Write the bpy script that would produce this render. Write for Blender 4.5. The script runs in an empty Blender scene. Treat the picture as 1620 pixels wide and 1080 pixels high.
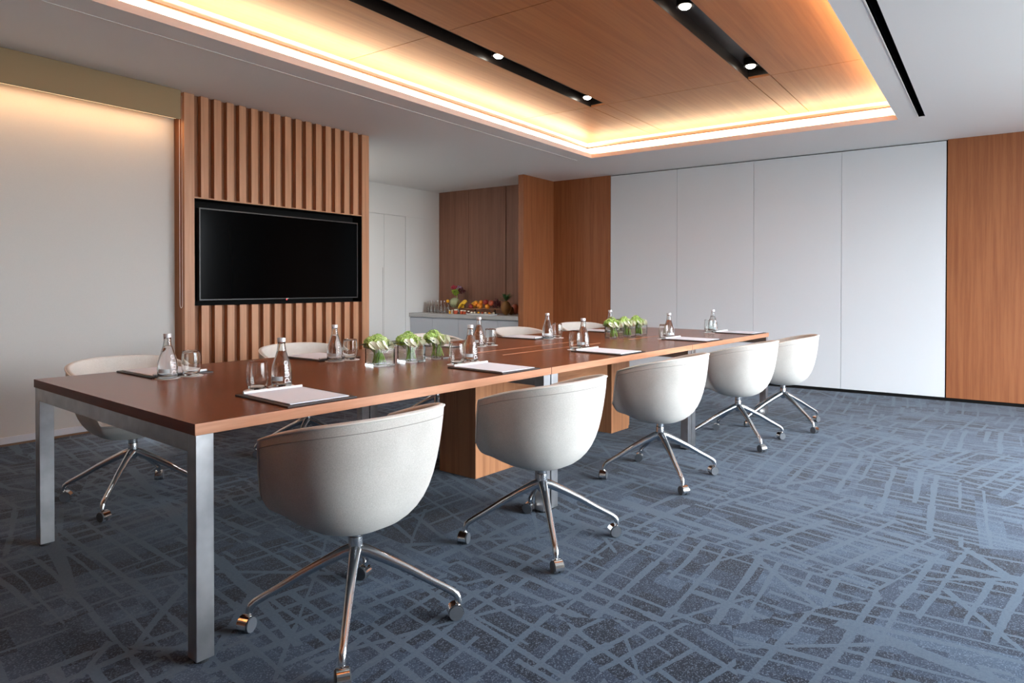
import bpy, bmesh, math, random
from mathutils import Vector, Matrix, noise
random.seed(7)
sc = bpy.context.scene
COL = sc.collection
PI = math.pi

# ------------------------------------------------------------------ camera
CY, CP, CR = 0.62640, -0.0100, 0.0010
CH = 1.1594
cam_d = bpy.data.cameras.new('camera')
cam_d.sensor_width = 36.0
cam_d.lens = 1058.48 / 1620.0 * 36.0
cam_d.shift_y = -77.96 / 1620.0
cam_d.clip_start = 0.05
cam = bpy.data.objects.new('camera', cam_d)
COL.objects.link(cam)
fw = Vector((math.cos(CY) * math.cos(CP), math.sin(CY) * math.cos(CP), math.sin(CP)))
rt = Vector((math.sin(CY), -math.cos(CY), 0.0))
up = rt.cross(fw)
r2 = math.cos(CR) * rt + math.sin(CR) * up
u2 = -math.sin(CR) * rt + math.cos(CR) * up
m = Matrix((r2, u2, -fw)).transposed().to_4x4()
m.translation = Vector((0, 0, CH))
cam.matrix_world = m
sc.camera = cam

# ------------------------------------------------------------------ exposure, world, daylight
sc.view_settings.view_transform = 'Standard'
sc.view_settings.look = 'None'
sc.view_settings.exposure = 0.16
sc.view_settings.gamma = 1.0
sc.view_settings.use_curve_mapping = False
try:
    sc.cycles.use_denoising = True
    sc.cycles.max_bounces = 12
    sc.cycles.diffuse_bounces = 6
    sc.cycles.glossy_bounces = 5
    sc.cycles.transmission_bounces = 12
    sc.cycles.sample_clamp_indirect = 6.0
    sc.cycles.caustics_refractive = True
    sc.cycles.caustics_reflective = False
except Exception:
    pass
SKY = 18.0
world = bpy.data.worlds.new('overcast_sky')
sc.world = world
world.use_nodes = True
wn = world.node_tree.nodes
wl = world.node_tree.links
bg = wn['Background']
bg.inputs['Color'].default_value = (0.87, 0.94, 1.0, 1)
bg.inputs['Strength'].default_value = SKY
tcw = wn.new('ShaderNodeTexCoord')
sxw = wn.new('ShaderNodeSeparateXYZ')
rpw = wn.new('ShaderNodeValToRGB')
rpw.color_ramp.elements[0].position = 0.47
rpw.color_ramp.elements[0].color = (0.24, 0.25, 0.25, 1)       # daylit ground
rpw.color_ramp.elements[1].position = 0.53
rpw.color_ramp.elements[1].color = (0.87, 0.94, 1.0, 1)        # bright overcast sky
mpw = wn.new('ShaderNodeMapRange')
mpw.inputs['From Min'].default_value = -1.0
wl.new(tcw.outputs['Generated'], sxw.inputs[0])
wl.new(sxw.outputs['Z'], mpw.inputs['Value'])
wl.new(mpw.outputs[0], rpw.inputs[0])
wl.new(rpw.outputs[0], bg.inputs['Color'])
WX0, WX1, WY, WZ0, WZ1 = 2.1, 7.0, -2.3, 0.06, 2.60      # the big window run
def area(name, loc, rot, sx, sy, energy, color, portal=False, spread=PI):
    d = bpy.data.lights.new(name, 'AREA')
    d.shape = 'RECTANGLE'
    d.size, d.size_y = sx, sy
    d.energy = energy
    d.color = color
    d.spread = spread
    if portal:
        d.cycles.is_portal = True
    o = bpy.data.objects.new(name, d)
    o.location = loc
    o.rotation_euler = rot
    COL.objects.link(o)
    return o
area('window_portal', ((WX0 + WX1) / 2, WY - 0.05, (WZ0 + WZ1) / 2), (-PI / 2, 0, 0), WX1 - WX0, WZ1 - WZ0, 1, (1, 1, 1), portal=True)

H = 2.630          # ceiling height
XB = 8.02          # back wall
TX1, TY0, TY1 = 6.81, 0.71, 3.80     # ceiling tray opening (x from TX0 to TX1)
TX0 = -1.2
CV = 0.12          # cove depth behind the lip
ZW = 2.835         # underside of the wooden tray ceiling
WARM = (1.0, 0.84, 0.58)
def strip(name, loc, rot, length, w, energy, color=WARM):
    return area(name, loc, rot, length, w, energy, color)
LX = TX1 - TX0
LY = TY1 - TY0
# LED strips lying on the ledge of the cove, aimed up
CW = 10.5
strip('cove_led_left', ((TX0 + TX1) / 2, TY1 + 0.065, 2.672), (PI + 0.0, 0, 0), LX, 0.02, CW * LX)
strip('cove_led_right', ((TX0 + TX1) / 2, TY0 - 0.065, 2.672), (PI, 0, 0), LX, 0.02, CW * LX)
strip('cove_led_far', (TX1 + 0.065, (TY0 + TY1) / 2, 2.672), (PI, 0, PI / 2), LY, 0.02, CW * LY)
# strip behind the blind pelmet
strip('pelmet_led', (0.45, 5.004, 2.415), (0.25, 0, 0), 4.3, 0.010, 13.5, (1.0, 0.54, 0.24))

# added unseen light to brighten the niche, round the corner of the slatted panel
area('niche_fill_light', (5.15, 6.55, 2.60), (0, 0, 0), 0.35, 0.35, 20.0, (1.0, 0.95, 0.88))

# ------------------------------------------------------------------ helpers
def obj(name, me, mat=None, parent=None):
    o = bpy.data.objects.new(name, me)
    COL.objects.link(o)
    if mat is not None:
        if isinstance(mat, (list, tuple)):
            for q in mat:
                me.materials.append(q)
        else:
            me.materials.append(mat)
    if parent is not None:
        o.parent = parent
    return o

def fin(bm, name, mat=None, parent=None, smooth=False, bevel=0, angle=None):
    if bevel:
        bmesh.ops.bevel(bm, geom=[e for e in bm.edges], offset=bevel, segments=2, affect='EDGES', profile=0.5)
    bmesh.ops.recalc_face_normals(bm, faces=bm.faces)
    me = bpy.data.meshes.new(name)
    bm.to_mesh(me)
    bm.free()
    if smooth:
        for p in me.polygons:
            p.use_smooth = True
        if angle:
            try:
                me.set_sharp_from_angle(angle=angle)
            except Exception:
                pass
    return obj(name, me, mat, parent)

def bx(bm, x0, x1, y0, y1, z0, z1):
    v = [bm.verts.new((x, y, z)) for z in (z0, z1) for y in (y0, y1) for x in (x0, x1)]
    for f in ((0, 2, 3, 1), (4, 5, 7, 6), (0, 1, 5, 4), (2, 6, 7, 3), (0, 4, 6, 2), (1, 3, 7, 5)):
        bm.faces.new([v[i] for i in f])
    return v

def box(name, x0, x1, y0, y1, z0, z1, mat, parent=None, bevel=0):
    bm = bmesh.new()
    bx(bm, x0, x1, y0, y1, z0, z1)
    return fin(bm, name, mat, parent, bevel=bevel)

def lathe(bm, prof, n=24, c=(0, 0, 0), cap=True):
    rings = []
    for r, z in prof:
        if r < 1e-6:
            rings.append([bm.verts.new((c[0], c[1], c[2] + z))])
        else:
            rings.append([bm.verts.new((c[0] + r * math.cos(2 * PI * i / n), c[1] + r * math.sin(2 * PI * i / n), c[2] + z)) for i in range(n)])
    for a, b in zip(rings, rings[1:]):
        for i in range(n):
            j = (i + 1) % n
            if len(a) == 1 and len(b) == 1:
                continue
            if len(a) == 1:
                bm.faces.new((a[0], b[i], b[j]))
            elif len(b) == 1:
                bm.faces.new((a[i], a[j], b[0]))
            else:
                bm.faces.new((a[i], a[j], b[j], b[i]))
    if cap:
        for r in (rings[0], rings[-1]):
            if len(r) > 1:
                try:
                    bm.faces.new(r)
                except ValueError:
                    pass
    return rings

def tube(bm, pts, rad, n=10, closed=False, cap=True):
    pts = [Vector(p) for p in pts]
    if not isinstance(rad, (list, tuple)):
        rad = [rad] * len(pts)
    N = len(pts)
    rings = []
    prev = None
    for i, p in enumerate(pts):
        if closed:
            t = pts[(i + 1) % N] - pts[i - 1]
        else:
            t = pts[min(i + 1, N - 1)] - pts[max(i - 1, 0)]
        t.normalize()
        if prev is None:
            a = Vector((0, 0, 1)) if abs(t.z) < 0.9 else Vector((1, 0, 0))
            s = t.cross(a).normalized()
        else:
            s = (prev - t * prev.dot(t)).normalized()
        prev = s
        w = t.cross(s)
        rings.append([bm.verts.new(p + (s * math.cos(2 * PI * k / n) + w * math.sin(2 * PI * k / n)) * rad[i]) for k in range(n)])
    M = N if closed else N - 1
    for i in range(M):
        a, b = rings[i], rings[(i + 1) % N]
        for k in range(n):
            j = (k + 1) % n
            bm.faces.new((a[k], a[j], b[j], b[k]))
    if cap and not closed:
        bm.faces.new(rings[0][::-1])
        bm.faces.new(rings[-1])
    return rings

def ball(bm, c, r, seg=16, rings=10, sz=1.0, sx=1.0, sy=1.0):
    vs = bmesh.ops.create_uvsphere(bm, u_segments=seg, v_segments=rings, radius=r)['verts']
    for v in vs:
        v.co = Vector((v.co.x * sx + c[0], v.co.y * sy + c[1], v.co.z * sz + c[2]))
    return vs

def tag(o, label=None, cat=None, group=None, kind=None):
    if label: o['label'] = label
    if cat: o['category'] = cat
    if group: o['group'] = group
    if kind: o['kind'] = kind
    return o

def thing(name, label, cat, loc=(0, 0, 0), rz=0.0, group=None):
    o = bpy.data.objects.new(name, None)
    o.empty_display_size = 0.05
    COL.objects.link(o)
    o.location = loc
    o.rotation_euler = (0, 0, rz)
    return tag(o, label, cat, group)

KIDS = {}
def children_of(o):
    return [c for c in COL.objects if c.parent == o]

def dup(root, loc, rz, label=None, group=None):
    def cp(o, par):
        c = o.copy()
        COL.objects.link(c)
        if par is not None:
            c.parent = par
        for k in children_of(o):
            cp(k, c)
        return c
    r = cp(root, None)
    r.location = loc
    r.rotation_euler = (0, 0, rz)
    if label: r['label'] = label
    if group: r['group'] = group
    return r

def struct(o):
    o['kind'] = 'structure'
    return o

# ------------------------------------------------------------------ materials
class NT:
    def __init__(s, name):
        s.mat = bpy.data.materials.new(name)
        s.mat.use_nodes = True
        s.t = s.mat.node_tree
        s.n = s.t.nodes
        s.l = s.t.links
        s.b = s.n['Principled BSDF']
    def new(s, typ, **kw):
        q = s.n.new(typ)
        for k, v in kw.items():
            setattr(q, k, v)
        return q
    def put(s, sock, v):
        if hasattr(v, 'is_output') or isinstance(v, bpy.types.NodeSocket):
            s.l.new(v, sock)
        else:
            sock.default_value = v
    def math(s, op, a, b=0.0, c=0.0):
        q = s.new('ShaderNodeMath', operation=op)
        s.put(q.inputs[0], a)
        s.put(q.inputs[1], b)
        if op in ('MULTIPLY_ADD', 'SMOOTH_MIN', 'SMOOTH_MAX', 'COMPARE', 'WRAP'):
            s.put(q.inputs[2], c)
        return q.outputs[0]
    def mix(s, f, a, b):
        q = s.new('ShaderNodeMix', data_type='RGBA')
        s.put(q.inputs[0], f)
        s.put(q.inputs[6], a)
        s.put(q.inputs[7], b)
        return q.outputs[2]
    def ramp(s, f, stops):
        q = s.new('ShaderNodeValToRGB')
        e = q.color_ramp.elements
        while len(e) < len(stops):
            e.new(0.5)
        for i, (p, c) in enumerate(stops):
            e[i].position = p
            e[i].color = c if len(c) == 4 else (*c, 1)
        s.put(q.inputs[0], f)
        return q.outputs[0]
    def obj_co(s, scale=(1, 1, 1), rot=(0, 0, 0), world=False):
        if world:
            g = s.new('ShaderNodeNewGeometry').outputs['Position']
        else:
            g = s.new('ShaderNodeTexCoord').outputs['Object']
        mp = s.new('ShaderNodeMapping')
        s.l.new(g, mp.inputs[0])
        mp.inputs['Scale'].default_value = scale
        mp.inputs['Rotation'].default_value = rot
        return mp.outputs[0]
    def noise(s, vec, scale, detail=3, rough=0.5, dist=0.0):
        q = s.new('ShaderNodeTexNoise')
        s.l.new(vec, q.inputs['Vector'])
        q.inputs['Scale'].default_value = scale
        q.inputs['Detail'].default_value = detail
        q.inputs['Roughness'].default_value = rough
        q.inputs['Distortion'].default_value = dist
        return q.outputs['Fac']
    def bump(s, h, strength=0.2, dist=0.01):
        q = s.new('ShaderNodeBump')
        q.inputs['Strength'].default_value = strength
        q.inputs['Distance'].default_value = dist
        s.l.new(h, q.inputs['Height'])
        s.l.new(q.outputs[0], s.b.inputs['Normal'])

def plain(name, col, rough=0.5, metal=0.0, spec=0.5, bumpscale=0, bumpstr=0.1, var=0.0, coat=0.0):
    n = NT(name)
    n.b.inputs['Base Color'].default_value = (*col, 1)
    n.b.inputs['Roughness'].default_value = rough
    n.b.inputs['Metallic'].default_value = metal
    n.b.inputs['Specular IOR Level'].default_value = spec
    n.b.inputs['Coat Weight'].default_value = coat
    co = n.obj_co()
    if var:
        f = n.noise(co, 9.0, 4)
        dk = tuple(c * (1 - var) for c in col)
        lt = tuple(min(1, c * (1 + var)) for c in col)
        n.l.new(n.ramp(f, [(0.3, dk), (0.7, lt)]), n.b.inputs['Base Color'])
    if bumpscale:
        n.bump(n.noise(co, bumpscale, 3), bumpstr, 0.002)
    return n.mat

def emis(name, col, s):
    n = NT(name)
    n.b.inputs['Base Color'].default_value = (*col, 1)
    n.b.inputs['Emission Color'].default_value = (*col, 1)
    n.b.inputs['Emission Strength'].default_value = s
    return n.mat

def wood(name, light, dark, axis='z', rough=0.38, fine=140, broad=9, coat=0.0, spec=0.4, lines=0.5):
    """veneer; axis = direction of the grain in world space"""
    n = NT(name)
    st = 0.035
    sc_ = {'x': (st, 1, 1), 'y': (1, st, 1), 'z': (1, 1, st)}[axis]
    co = n.obj_co(scale=sc_, world=True)
    f1 = n.noise(co, broad, 3, 0.55, 0.6)
    f2 = n.noise(co, fine, 2, 0.6)
    f3 = n.noise(co, 38, 2, 0.5, 0.3)
    a = n.math('MULTIPLY_ADD', f1, 0.55, 0.0)
    b = n.math('MULTIPLY_ADD', f3, 0.45, a)
    c = n.math('MULTIPLY_ADD', f2, lines * 0.5, b)
    col = n.ramp(c, [(0.36 + lines * 0.12, dark), (0.62 + lines * 0.2, light)])
    n.l.new(col, n.b.inputs['Base Color'])
    n.b.inputs['Roughness'].default_value = rough
    n.b.inputs['Specular IOR Level'].default_value = spec
    n.b.inputs['Coat Weight'].default_value = coat
    n.b.inputs['Coat Roughness'].default_value = 0.2
    n.bump(f2, 0.08, 0.001)
    return n.mat

M = {}
M['wood_wall'] = wood('wood_wall', (0.33, 0.118, 0.044), (0.225, 0.070, 0.024), 'z', 0.5, broad=24, fine=200)
M['wood_dark'] = wood('wood_dark', (0.27, 0.125, 0.078), (0.18, 0.078, 0.048), 'z', 0.5)
M['wood_slat'] = wood('wood_slat', (0.58, 0.31, 0.175), (0.43, 0.205, 0.105), 'z', 0.42)
M['wood_gap_shade'] = wood('wood_gap_shade', (0.30, 0.13, 0.062), (0.20, 0.080, 0.036), 'z', 0.6)  # darker slat wood; shade between the slats is put into this colour
M['wood_ceil'] = wood('wood_ceil', (0.44, 0.172, 0.060), (0.33, 0.112, 0.037), 'x', 0.5, broad=5, lines=0.3)
M['wood_top'] = wood('wood_top', (0.225, 0.078, 0.034), (0.125, 0.038, 0.016), 'x', 0.27, broad=15, fine=110, coat=0.15, spec=0.5, lines=0.6)
M['wood_end_shade'] = wood('wood_end_shade', (0.14, 0.036, 0.018), (0.085, 0.020, 0.010), 'y', 0.5)  # shade on the table's end faces, put into a darker wood tone
M['wood_edge'] = wood('wood_edge', (0.60, 0.30, 0.175), (0.45, 0.20, 0.105), 'x', 0.4, fine=200, broad=20)
M['wood_ped'] = wood('wood_ped', (0.50, 0.225, 0.105), (0.30, 0.115, 0.046), 'z', 0.4, fine=90, broad=14)
M['wood_beam'] = wood('wood_beam', (0.50, 0.225, 0.105), (0.33, 0.130, 0.055), 'x', 0.4)
M['plaster'] = plain('plaster', (0.86, 0.85, 0.835), 0.9, bumpscale=60, bumpstr=0.05)
M['cove_white'] = plain('cove_white', (0.80, 0.78, 0.74), 0.8)
M['white_wall'] = plain('white_wall', (0.80, 0.795, 0.77), 0.8, bumpscale=80, bumpstr=0.04)
M['partition'] = plain('partition', (0.69, 0.715, 0.74), 0.75, bumpscale=220, bumpstr=0.05)
M['cabinet'] = plain('cabinet', (0.46, 0.485, 0.53), 0.6)
M['stone'] = plain('stone', (0.42, 0.415, 0.41), 0.5, var=0.05)
M['black_gap'] = plain('black_gap', (0.008, 0.008, 0.008), 0.9, spec=0.1)
M['black_dark'] = plain('black_dark', (0.018, 0.012, 0.009), 0.35)
M['tv_screen'] = plain('tv_screen', (0.001, 0.0012, 0.0014), 0.12, spec=0.04)
M['tv_frame'] = plain('tv_frame', (0.03, 0.03, 0.032), 0.35)
M['leather'] = plain('leather', (0.018, 0.012, 0.012), 0.45, bumpscale=300, bumpstr=0.2)
M['paper'] = plain('paper', (0.74, 0.79, 0.87), 0.7)
M['coaster'] = plain('coaster', (0.75, 0.75, 0.74), 0.8)
M['rubber'] = plain('rubber', (0.02, 0.022, 0.026), 0.5)
M['wheel'] = plain('wheel', (0.085, 0.095, 0.11), 0.45)
M['cap_white'] = plain('cap_white', (0.72, 0.72, 0.75), 0.35, metal=0.3)
M['label'] = plain('label', (0.62, 0.72, 0.76), 0.6)
M['ink'] = plain('ink', (0.18, 0.22, 0.26), 0.6)
M['frost'] = plain('frost', (0.85, 0.87, 0.9), 0.6)
M['alu'] = plain('alu', (0.66, 0.68, 0.70), 0.22, metal=1.0)
M['chrome'] = plain('chrome', (0.80, 0.78, 0.76), 0.08, metal=1.0)
M['cord'] = plain('cord', (0.75, 0.72, 0.66), 0.6)
M['sill'] = plain('sill', (0.62, 0.66, 0.72), 0.6)
M['brown_trim'] = plain('brown_trim', (0.16, 0.09, 0.05), 0.6)
M['trim_dark'] = plain('trim_dark', (0.07, 0.032, 0.012), 0.8)
M['pelmet'] = plain('pelmet', (0.36, 0.265, 0.15), 0.85, bumpscale=500, bumpstr=0.1)

def steel():
    n = NT('brushed_steel')
    co = n.obj_co(scale=(1, 1, 0.03), world=True)
    f = n.noise(co, 260, 2)
    g = n.noise(n.obj_co(world=True), 14, 3)
    n.l.new(n.ramp(g, [(0.3, (0.40, 0.40, 0.41)), (0.75, (0.55, 0.55, 0.56))]), n.b.inputs['Base Color'])
    n.b.inputs['Metallic'].default_value = 1.0
    n.l.new(n.math('MULTIPLY_ADD', f, 0.2, 0.24), n.b.inputs['Roughness'])
    return n.mat
M['steel'] = steel()

def fabric(name, c0, c1, scale=420):
    n = NT(name)
    co = n.obj_co()
    f = n.noise(co, scale, 2, 0.7)
    g = n.noise(co, 7, 3)
    h = n.math('MULTIPLY_ADD', g, 0.25, n.math('MULTIPLY', f, 0.75))
    n.l.new(n.ramp(h, [(0.33, c0), (0.66, c1)]), n.b.inputs['Base Color'])
    n.b.inputs['Roughness'].default_value = 0.95
    n.b.inputs['Specular IOR Level'].default_value = 0.15
    n.b.inputs['Sheen Weight'].default_value = 0.15
    n.bump(f, 0.25, 0.001)
    return n.mat
M['fabric'] = fabric('chair_fabric', (0.50, 0.475, 0.435), (0.72, 0.695, 0.65))
M['piping'] = plain('piping', (0.80, 0.78, 0.72), 0.8)
M['seam'] = plain('seam', (0.34, 0.32, 0.29), 0.9)

def blind_mat():
    n = NT('blind_fabric')
    co = n.obj_co(world=True)
    f = n.noise(co, 600, 2, 0.7)
    n.l.new(n.ramp(f, [(0.3, (0.55, 0.55, 0.53)), (0.7, (0.64, 0.64, 0.62))]), n.b.inputs['Base Color'])
    n.b.inputs['Roughness'].default_value = 0.9
    n.b.inputs['Specular IOR Level'].default_value = 0.1
    n.bump(f, 0.1, 0.0006)
    return n.mat
M['blind'] = blind_mat()

def glass(name, col=(1, 1, 1), ior=1.45):
    n = NT(name)
    n.b.inputs['Base Color'].default_value = (*col, 1)
    n.b.inputs['Roughness'].default_value = 0.0
    n.b.inputs['IOR'].default_value = ior
    n.b.inputs['Transmission Weight'].default_value = 1.0
    return n.mat
def thin_glass(name, tint, ior=1.5):
    n = NT(name)
    n.n.remove(n.b)
    out = n.n['Material Output']
    tr = n.new('ShaderNodeBsdfTransparent')
    tr.inputs[0].default_value = (*tint, 1)
    gl = n.new('ShaderNodeBsdfGlossy')
    gl.inputs['Roughness'].default_value = 0.0
    fr = n.new('ShaderNodeFresnel')
    bf = n.new('ShaderNodeNewGeometry').outputs['Backfacing']
    n.l.new(n.math('MULTIPLY_ADD', bf, 1.0 / ior - ior, ior), fr.inputs[0])
    mx = n.new('ShaderNodeMixShader')
    n.l.new(fr.outputs[0], mx.inputs[0])
    n.l.new(tr.outputs[0], mx.inputs[1])
    n.l.new(gl.outputs[0], mx.inputs[2])
    n.l.new(mx.outputs[0], out.inputs[0])
    return n.mat
M['thin'] = thin_glass('thin_clear_glass', (0.97, 0.985, 0.98))
M['thin_water'] = thin_glass('still_water', (0.97, 0.99, 0.98), 1.2)
M['glass'] = glass('clear_glass', (0.97, 0.99, 0.98), 1.45)
M['water'] = glass('water', (0.97, 0.99, 1.0), 1.33)

def carpet():
    n = NT('carpet')
    P = n.new('ShaderNodeNewGeometry').outputs['Position']
    vor = n.new('ShaderNodeTexVoronoi', voronoi_dimensions='2D')
    n.l.new(P, vor.inputs['Vector'])
    vor.inputs['Scale'].default_value = 1.05
    sep = n.new('ShaderNodeSeparateColor')
    n.l.new(vor.outputs['Color'], sep.inputs[0])
    cellr, cellg, cellb = sep.outputs[0], sep.outputs[1], sep.outputs[2]
    warpn = n.new('ShaderNodeTexNoise')
    n.l.new(P, warpn.inputs['Vector'])
    warpn.inputs['Scale'].default_value = 1.6
    warpn.inputs['Detail'].default_value = 2
    wv = n.new('ShaderNodeVectorMath', operation='SCALE')
    n.l.new(warpn.outputs['Color'], wv.inputs[0])
    wv.inputs['Scale'].default_value = 0.045
    # ragged edge
    rg = n.new('ShaderNodeTexNoise')
    n.l.new(P, rg.inputs['Vector'])
    rg.inputs['Scale'].default_value = 60
    rv = n.new('ShaderNodeVectorMath', operation='SCALE')
    n.l.new(rg.outputs['Color'], rv.inputs[0])
    rv.inputs['Scale'].default_value = 0.009
    ad = n.new('ShaderNodeVectorMath', operation='ADD')
    n.l.new(P, ad.inputs[0]); n.l.new(wv.outputs[0], ad.inputs[1])
    ad2 = n.new('ShaderNodeVectorMath', operation='ADD')
    n.l.new(ad.outputs[0], ad2.inputs[0]); n.l.new(rv.outputs[0], ad2.inputs[1])
    PW = ad2.outputs[0]
    def rot(angle_sock):
        q = n.new('ShaderNodeVectorRotate', rotation_type='Z_AXIS')
        n.l.new(PW, q.inputs['Vector'])
        n.put(q.inputs['Angle'], angle_sock)
        s = n.new('ShaderNodeSeparateXYZ')
        n.l.new(q.outputs[0], s.inputs[0])
        return s.outputs[0], s.outputs[1]
    def wnoise(a, b=None):
        q = n.new('ShaderNodeTexWhiteNoise', noise_dimensions='2D')
        cb = n.new('ShaderNodeCombineXYZ')
        n.put(cb.inputs[0], a)
        n.put(cb.inputs[1], b if b is not None else 0.37)
        n.l.new(cb.outputs[0], q.inputs['Vector'])
        return q.outputs['Value']
    def layer(ang, freq, seg, width, dens, seed):
        x, y = rot(ang)
        u = n.math('MULTIPLY_ADD', x, freq, seed * 7.31)
        i = n.math('FLOOR', u)
        f = n.math('SUBTRACT', n.math('FRACT', u), 0.5)
        h1 = wnoise(i, seed + 0.5)
        h2 = wnoise(i, seed + 3.5)
        off = n.math('MULTIPLY', n.math('SUBTRACT', h1, 0.5), 0.5)
        w = n.math('MULTIPLY_ADD', h2, width, width * 0.45)
        v = n.math('MULTIPLY_ADD', y, seg, n.math('MULTIPLY', h1, 19.0))
        j = n.math('FLOOR', v)
        # slight wedge: width varies along the segment
        fr = n.math('FRACT', v)
        w = n.math('MULTIPLY', w, n.math('MULTIPLY_ADD', fr, 0.6, 0.7))
        pr = n.math('LESS_THAN', wnoise(n.math('ADD', i, seed * 3.0), j), dens)
        mk = n.math('LESS_THAN', n.math('ABSOLUTE', n.math('SUBTRACT', f, off)), w)
        return n.math('MULTIPLY', mk, pr), i, j
    tilt = n.math('MULTIPLY', n.math('SUBTRACT', cellr, 0.5), 0.55)
    a1 = n.math('ADD', tilt, 0.12)
    a2 = n.math('ADD', n.math('MULTIPLY', n.math('SUBTRACT', cellg, 0.5), 0.45), 0.12 + PI / 2)
    l1, i1, j1 = layer(a1, 10.5, 2.3, 0.125, 0.80, 1.0)
    l2, i2, j2 = layer(a2, 8.8, 2.1, 0.110, 0.76, 2.0)
    l3, _, _ = layer(n.math('MULTIPLY', cellb, 1.1), 3.6, 1.8, 0.040, 0.42, 3.0)
    l4, _, _ = layer(n.math('MULTIPLY_ADD', cellg, 1.2, 1.9), 3.2, 1.7, 0.040, 0.40, 4.0)
    l5, _, _ = layer(0.25, 2.2, 1.1, 0.045, 0.40, 5.0)
    L = n.math('MAXIMUM', n.math('MAXIMUM', l1, l2), n.math('MAXIMUM', l3, n.math('MAXIMUM', l4, l5)))
    # block tone behind the lines
    tone = wnoise(n.math('MULTIPLY_ADD', i1, 1.0, 0.3), i2)
    t2 = wnoise(n.math('FLOOR', n.math('MULTIPLY', i1, 0.34)), n.math('FLOOR', n.math('MULTIPLY', i2, 0.34)))
    tone = n.math('MULTIPLY_ADD', t2, 0.5, n.math('MULTIPLY', tone, 0.5))
    base = n.ramp(tone, [(0.28, (0.006, 0.012, 0.026)), (0.52, (0.020, 0.036, 0.068)), (0.85, (0.048, 0.080, 0.128))])
    # speckle of the looped yarn
    sp = n.new('ShaderNodeTexWhiteNoise', noise_dimensions='2D')
    sn = n.new('ShaderNodeVectorMath', operation='SNAP')
    n.l.new(P, sn.inputs[0])
    sn.inputs[1].default_value = (0.0042, 0.0032, 1)
    n.l.new(sn.outputs[0], sp.inputs['Vector'])
    spk = n.math('POWER', sp.outputs['Value'], 5.0)
    base = n.mix(n.math('MULTIPLY', spk, 0.42), base, (0.22, 0.30, 0.42, 1))
    nl = n.noise(P, 90, 3, 0.7)
    line = n.ramp(nl, [(0.3, (0.064, 0.100, 0.148)), (0.7, (0.088, 0.130, 0.184))])
    col = n.mix(n.math('MULTIPLY', L, 0.92), base, line)
    n.l.new(col, n.b.inputs['Base Color'])
    n.b.inputs['Roughness'].default_value = 0.95
    n.b.inputs['Specular IOR Level'].default_value = 0.1
    n.b.inputs['Sheen Weight'].default_value = 0.1
    hgt = n.math('MULTIPLY_ADD', L, 0.7, n.math('MULTIPLY', sp.outputs['Value'], 0.5))
    n.bump(hgt, 0.5, 0.003)
    return n.mat
M['carpet'] = carpet()

# ------------------------------------------------------------------ room shell
X0R = -3.0
YL = 5.77
bm = bmesh.new()
bx(bm, X0R - 0.3, XB + 0.3, WY - 0.4, 7.5, -0.06, 0.0)
struct(fin(bm, 'floor', M['carpet']))

def grid_slab(name, xs, ys, hole, z0, z1, mat):
    bm = bmesh.new()
    vc = {}
    def V(x, y, z):
        k = (round(x, 4), round(y, 4), z)
        if k not in vc:
            vc[k] = bm.verts.new(k)
        return vc[k]
    solid = {}
    for i in range(len(xs) - 1):
        for j in range(len(ys) - 1):
            cx, cy = (xs[i] + xs[i + 1]) / 2, (ys[j] + ys[j + 1]) / 2
            solid[i, j] = not hole(cx, cy)
    for (i, j), s in solid.items():
        if not s:
            continue
        a, b, c, d = xs[i], xs[i + 1], ys[j], ys[j + 1]
        bm.faces.new((V(a, c, z0), V(a, d, z0), V(b, d, z0), V(b, c, z0)))
        bm.faces.new((V(a, c, z1), V(b, c, z1), V(b, d, z1), V(a, d, z1)))
        for di, dj, p, q in ((-1, 0, (a, c), (a, d)), (1, 0, (b, c), (b, d)), (0, -1, (a, c), (b, c)), (0, 1, (a, d), (b, d))):
            if not solid.get((i + di, j + dj), False):
                bm.faces.new((V(*p, z0), V(*q, z0), V(*q, z1), V(*p, z1)))
    return fin(bm, name, mat)

SLY0, SLY1, SLX1 = 0.508, 0.556, 6.81        # black air slot
WLY0, WLY1, WLX1 = 4.004, 4.016, 6.84        # thin white slot
def ceil_hole(x, y):
    if TX0 < x < TX1 and TY0 < y < TY1: return True
    if x < SLX1 and x > X0R and SLY0 < y < SLY1: return True
    if y > 5.03 and x < 2.669: return True
    return False
ceil = struct(grid_slab('ceiling', sorted([X0R - 0.3, X0R, TX0, 2.669, TX1, SLX1 + 0.0005, XB + 0.3]),
                        sorted([WY - 0.4, SLY0, SLY1, TY0, TY1, 5.03, 7.5]), ceil_hole, H, H + 0.028, M['plaster']))
# cove behind the lip
bm = bmesh.new()
o = 0.02
bx(bm, TX0, TX1 + CV + o, TY1 + CV, TY1 + CV + o, H + 0.028, ZW + 0.05)
bx(bm, TX0, TX1 + CV + o, TY0 - CV - o, TY0 - CV, H + 0.028, ZW + 0.05)
bx(bm, TX1 + CV, TX1 + CV + o, TY0 - CV, TY1 + CV, H + 0.028, ZW + 0.05)
bx(bm, TX0 - CV - o, TX0 - CV, TY0 - CV, TY1 + CV, H + 0.028, ZW + 0.05)
cove = fin(bm, 'cove_wall', M['cove_white'], ceil)
bm = bmesh.new()
zt = 2.772
bx(bm, TX0, TX1 + CV - .012, TY1 + CV - 0.012, TY1 + CV, zt, zt + 0.009)
bx(bm, TX0, TX1 + CV - .012, TY0 - CV, TY0 - CV + 0.012, zt, zt + 0.009)
bx(bm, TX1 + CV - 0.012, TX1 + CV, TY0 - CV, TY1 + CV, zt, zt + 0.009)
fin(bm, 'cove_trim', M['trim_dark'], ceil)
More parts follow.
